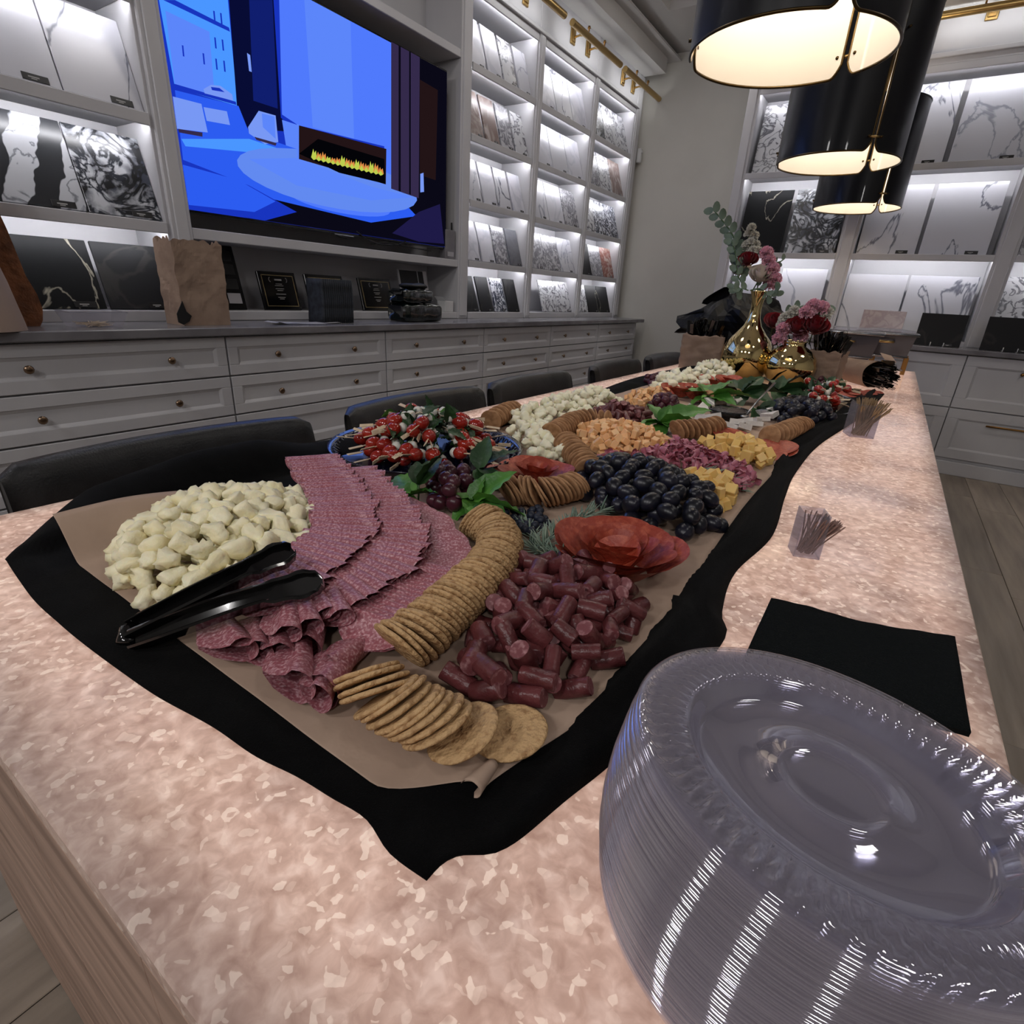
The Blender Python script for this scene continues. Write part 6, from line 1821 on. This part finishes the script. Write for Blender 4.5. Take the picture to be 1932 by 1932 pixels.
# ------------------------------------------------------------------ chafing dishes at the far end
P('smoked_glass', (62, 64, 72), rough=0.22, coat=.3)
for k, (xa, xb, ya, yb_, lab) in enumerate(((-.43, -.05, 3.95, 4.25, 'nearer rectangular chafing pan with a brass handle at the far end'), (-.22, .13, 4.32, 4.62, 'farther rectangular chafing pan at the right far table corner'))):
    t = thing('chafing_dish', lab, 'chafing dish', ((xa + xb) / 2, (ya + yb_) / 2, .7605))
    zt = 1.00; zb = .855
    m = MB()
    def rect(z, s, ins=0): return [Vector((xa + s + ins, ya + s, z)), Vector((xb - s, ya + s, z)), Vector((xb - s, yb_ - s, z)), Vector((xa + s, yb_ - s, z))]
    m.ring([rect(zb, .05), rect(zb + .012, .035), rect(zt, .012), rect(zt, .006), rect(zt - .004, .004)], True, False); m.f.append([3, 2, 1, 0]); m.mi.append(0)
    part('pan', m, 'smoked_glass', t, 'auto')
    m = MB(); m.tube(rect(zt, 0) + [rect(zt, 0)[0]], .007, 8); part('rim', m, 'steel', t, True)
    m = MB(); m.ring([rect(zt + .004, .004), rect(zt + .02, .02), rect(zt + .03, .10)], True, True); part('lid', m, 'clear_cup', t, 'auto')
    m = MB(); xm = (xa + xb) / 2
    m.tube([(xm - .05, ya - .0, zt - .045), (xm - .045, ya - .03, zt - .045), (xm, ya - .036, zt - .045), (xm + .045, ya - .03, zt - .045), (xm + .05, ya, zt - .045)], .007, 8); part('handle', m, 'brass', t, True)
    m = MB(); m.tube(rect(zb + .01, .03) + [rect(zb + .01, .03)[0]], .005, 6); part('stand_frame', m, 'steel', t, True)
    for q in rect(zb, .03):
        m = MB(); m.box(q.x - .012, q.x + .012, q.y - .003, q.y + .003, .7605, zb + .01, .001); part('leg', m, 'aged_brass', t)
m = MB(); m.box(-.18, -.06, 4.0, 4.18, .7605, .785, .004); solo('fuel_tray', 'low tan box on the table under the nearer chafing pan', 'box', m, 'kraft', org=(-.12, 4.09, .7605))

# ------------------------------------------------------------------ things on the left counter
P('rough_stone', (134, 84, 52), (96, 58, 36), 16, rough=.8, bump=.8, bsc=40)
m = MB(); n = 26
prof = [(.60, 1.50), (.70, 1.44), (.742, 1.36), (.75, 1.30), (.762, 1.22), (.77, 1.15), (.785, 1.08), (.80, 1.02), (.806, .97), (.80, .93), (.79, .9105)]
vs = []
for k, (y, z) in enumerate([(.30, 1.52)] + prof + [(.30, .9105)]):
    vs += [(-2.66, y + .006 * (-1) ** k, z), (-2.60, y - .01 + .008 * noise.noise(Vector((z * 30, y * 20, 0))), z)]
n = len(prof) + 2
m.add(vs, [(2 * i, 2 * i + 1, (2 * i + 3) % (2 * n), (2 * i + 2) % (2 * n)) for i in range(n)] + [tuple(2 * i for i in range(n)), tuple(2 * i + 1 for i in range(n))[::-1]])
solo('rough_stone_slab', 'rust-brown raw edged stone slab standing at the left edge of the counter', 'stone', m, 'rough_stone', False, (-2.63, .55, .9105))
P('taupe', (160, 140, 128), rough=.5)
m = MB(); m.lathe([(.0005, 0), (.13, 0), (.128, .02), (.110, .15), (.085, .28), (.065, .40), (.06, .5), (.055, .5), (.0005, .5)], 40, (-2.60 + .1, .575, .9105))
solo('tapered_vase', 'smooth taupe tapered vase cut by the left edge of the photo', 'vase', m, 'taupe', 'auto', (-2.5, .575, .9105))
# clear clamshell box with picks
t = thing('plastic_box', 'clear plastic clamshell box holding small wooden picks on the counter', 'box', (-2.55, .93, .9105))
m = MB(); m.ring([[Vector((-2.55 + a * (.05 + .02 * z / .055), .93 + b_ * (.075 + .02 * z / .055), .9105 + z)) for a, b_ in ((-1, -1), (1, -1), (1, 1), (-1, 1))] for z in (0, .04, .055)], True, False)
m.f.append([0, 1, 2, 3][::-1]); m.mi.append(0)
part('box_body', m, 'clear_cup', t, 'auto')
m = MB(); m.tube([Vector((-2.55 + a * .07, .93 + b_ * .095, .966)) for a, b_ in ((-1, -1), (1, -1), (1, 1), (-1, 1), (-1, -1))], .002, 6); part('box_rim', m, 'clear_cup', t)
m = MB(); m.box(-.001, .001, -.035, .035, -.001, .001)
pk = m.mesh('wooden_pick', 'bamboo')
for i in range(34):
    o = link('wooden_pick', pk, None, Matrix.Translation((-2.55 + RND.uniform(-.025, .025), .93 + RND.uniform(-.035, .035), .914 + RND.random() * .012)) @ rotm(RND.gauss(0, .1), 0, RND.gauss(0, .8))); tag(o, 'short wooden pick lying in the clear clamshell box', 'pick', 'picks in the clamshell box')
# plaques
P('plaque_gold', (176, 156, 110), rough=.3, metal=.8)
P('plaque_face', (9, 9, 9), rough=.14)


def plaque(y0, y1, z1, label, lean=.25, seed=0, mirror=False):
    yc = (y0 + y1) / 2; w = y1 - y0; h = z1 - .956
    t = thing('award_plaque', label, 'plaque', (-2.86, yc, .956))
    A = rotm(0, -lean, 0)
    def add(nm, mt, fn, par=t, sm=False):
        m = MB(); fn(m); m.xf(A); return part(nm, m, mt, par, sm, world=False)
    add('board', 'tv_black', lambda m: m.box(-.008, .008, -w / 2, w / 2, 0, h, .002))
    f = add('face_plate', 'plaque_face', lambda m: m.box(.008, .010, -w / 2 + .018, w / 2 - .018, .018, h - .018))
    def bd(m):
        a, b_, c_, d_ = -w / 2 + .018, w / 2 - .018, .018, h - .018
        for q in ((a, b_, c_, c_ + .003), (a, b_, d_ - .003, d_), (a, a + .003, c_, d_), (b_ - .003, b_, c_, d_)): m.box(.010, .0112, *q)
    add('gold_border', 'plaque_gold', bd)
    def tx(m):
        m.box(.010, .0108, -.022, .022, h - .046, h - .038)
        for s in (-1, 1):
            for k in range(6):
                a = -1.1 + 2.2 * k / 5; m.box(.010, .0108, s * (.045 + .010 * cos(a)) - .002, s * (.045 + .010 * cos(a)) + .002, h - .042 + .012 * sin(a) - .002, h - .042 + .012 * sin(a) + .002)
        for k, (zz, ww) in enumerate(((.065, .02), (.074, .026), (.090, .026), (.099, .018), (.118, .03), (.135, .022), (.143, .014))):
            if h - zz > .03: m.box(.010, .0108, -ww, ww, h - zz, h - zz + .003)
    add('engraved_lines', 'tag_print', tx, f)


plaque(1.855, 2.085, 1.155, 'black award plaque nearest the brown paper bag')
plaque(2.15, 2.42, 1.155, 'black award plaque half hidden behind the napkin block')
plaque(2.545, 2.82, 1.155, 'black award plaque with brighter gold border, rightmost of the three')
t = thing('photo_collage', 'tall black frame with photo strips leaning behind the paper bag', 'frame', (-2.86, 1.66, .956))
A = rotm(0, -.25, 0)
m = MB(); m.box(-.008, .008, -.09, .09, 0, .31, .002); m.xf(A); part('frame_board', m, 'tv_black', t, world=False)
for z in (.03, .10, .17, .235):
    m = MB(); m.box(.008, .010, .0, .07, z, z + .05); m.xf(A); part('photo', m, 'paper_white' if z < .05 else 'matte_black', t, world=False)
# papers
t = thing('paper_sheet', 'white folded papers lying flat on the counter left of the napkin block', 'paper', (-2.52, 1.83, .9108))
m = MB(); m.grid(lambda u, v: Vector((-2.58 + .10 * v, 1.66 + .36 * u, .9112 + .012 * exp(-((u - .05) / .08) ** 2) + .0015 * sin(u * 5))), 20, 6); part('sheet', m, 'paper_white', t, True)
m = MB(); m.grid(lambda u, v: Vector((-2.60 + .11 * v, 1.72 + .34 * u, .9135 + .002 * sin(u * 7 + 1))), 14, 5); part('sheet', m, 'paper_white', t, True)
# block of standing black napkins: each napkin its own thing
for i in range(15):
    y = 1.975 + i * .0135
    m = MB(); m.grid(lambda u, v: Vector((-2.655 + .13 * u, y + .002 * noise.noise(Vector((u * 5, v * 5, i))) + .004 * sin(v * 3), .911 + .218 * v)), 6, 8)
    o = solo('folded_napkin', 'dark folded napkin standing upright in the napkin block on the counter', 'napkin', m, 'napkin_dark', True, (-2.59, y, .911), 'standing dark napkins on the counter')
    o.modifiers.new('t', 'SOLIDIFY').thickness = .009
# wrapped napkin packs
P('plastic_wrap', (16, 24, 24), rough=.12, coat=.8, bump=.5, bsc=30)
for (y0, y1, z0, z1, lab) in ((2.55, 2.91, .911, 1.018, 'glossy wrapped pack of dark napkins lying lowest beside the last plaque'), (2.56, 2.82, 1.019, 1.10, 'glossy wrapped pack of dark napkins stacked on top of another')):
    m = MB(); m.grid(lambda u, v: Vector((0, 0, 0)), 2, 2); m = MB()
    def fn(u, v):
        a = 2 * pi * u; ex = abs(cos(a)) ** .35 * (1 if cos(a) > 0 else -1); ez = abs(sin(a)) ** .35 * (1 if sin(a) > 0 else -1)
        k = 1 - .25 * max(0, abs(v * 2 - 1) - .85) / .15
        nn = .006 * noise.noise(Vector((ex * 3, ez * 3, v * 8)))
        return Vector((-2.58 + (.085 + nn) * ex * k, y0 + (y1 - y0) * v, (z0 + z1) / 2 + ((z1 - z0) / 2 + nn) * ez * k))
    m.grid(fn, 32, 16, True, False); m.f.append([i * 16 for i in range(32)]); m.mi.append(0); m.f.append([i * 16 + 15 for i in range(32)]); m.mi.append(0)
    solo('napkin_pack', lab, 'napkins', m, 'plastic_wrap', True, (-2.58, (y0 + y1) / 2, z0))
m = MB(); m.ell((-2.56, 2.69, 1.118), (.06, .115, .018), 20, 8)
for v in m.v: v.z += .008 * noise.noise(v * 20)
solo('fabric_hat', 'flat black fabric hat lying on the wrapped napkin packs', 'hat', m, 'matte_black', True, (-2.56, 2.69, 1.11))
t = thing('brochure_stand', 'brochure with dark photo cover propped behind the napkin packs', 'brochure', (-2.84, 3.03, .956))
A = rotm(0, -.22, 0)
m = MB(); m.box(-.006, .006, -.14, .14, 0, .27, .001); m.xf(A); part('cover', m, 'paper_white', t, world=False)
m = MB(); m.box(.006, .008, -.13, .04, .15, .265); m.box(.006, .008, .05, .10, .12, .265); m.xf(A); part('cover_photo', m, 'matte_black', t, world=False)
t = thing('paper_cup_box', 'small white cardboard box with open flap in the niche corner', 'box', (-2.82, 3.30, .956))
m = MB(); m.box(-.04, .04, -.045, .045, 0, .075, .002); part('box_body', m, 'white_plastic', t, world=False)
m = MB(); m.box(-.04, .04, -.0, .002, 0, .04); m.xf(Matrix.Translation((0, -.045, .075)) @ rotm(.9, 0, 0)); part('flap', m, 'white_plastic', t, world=False)
bpy.context.view_layer.update()
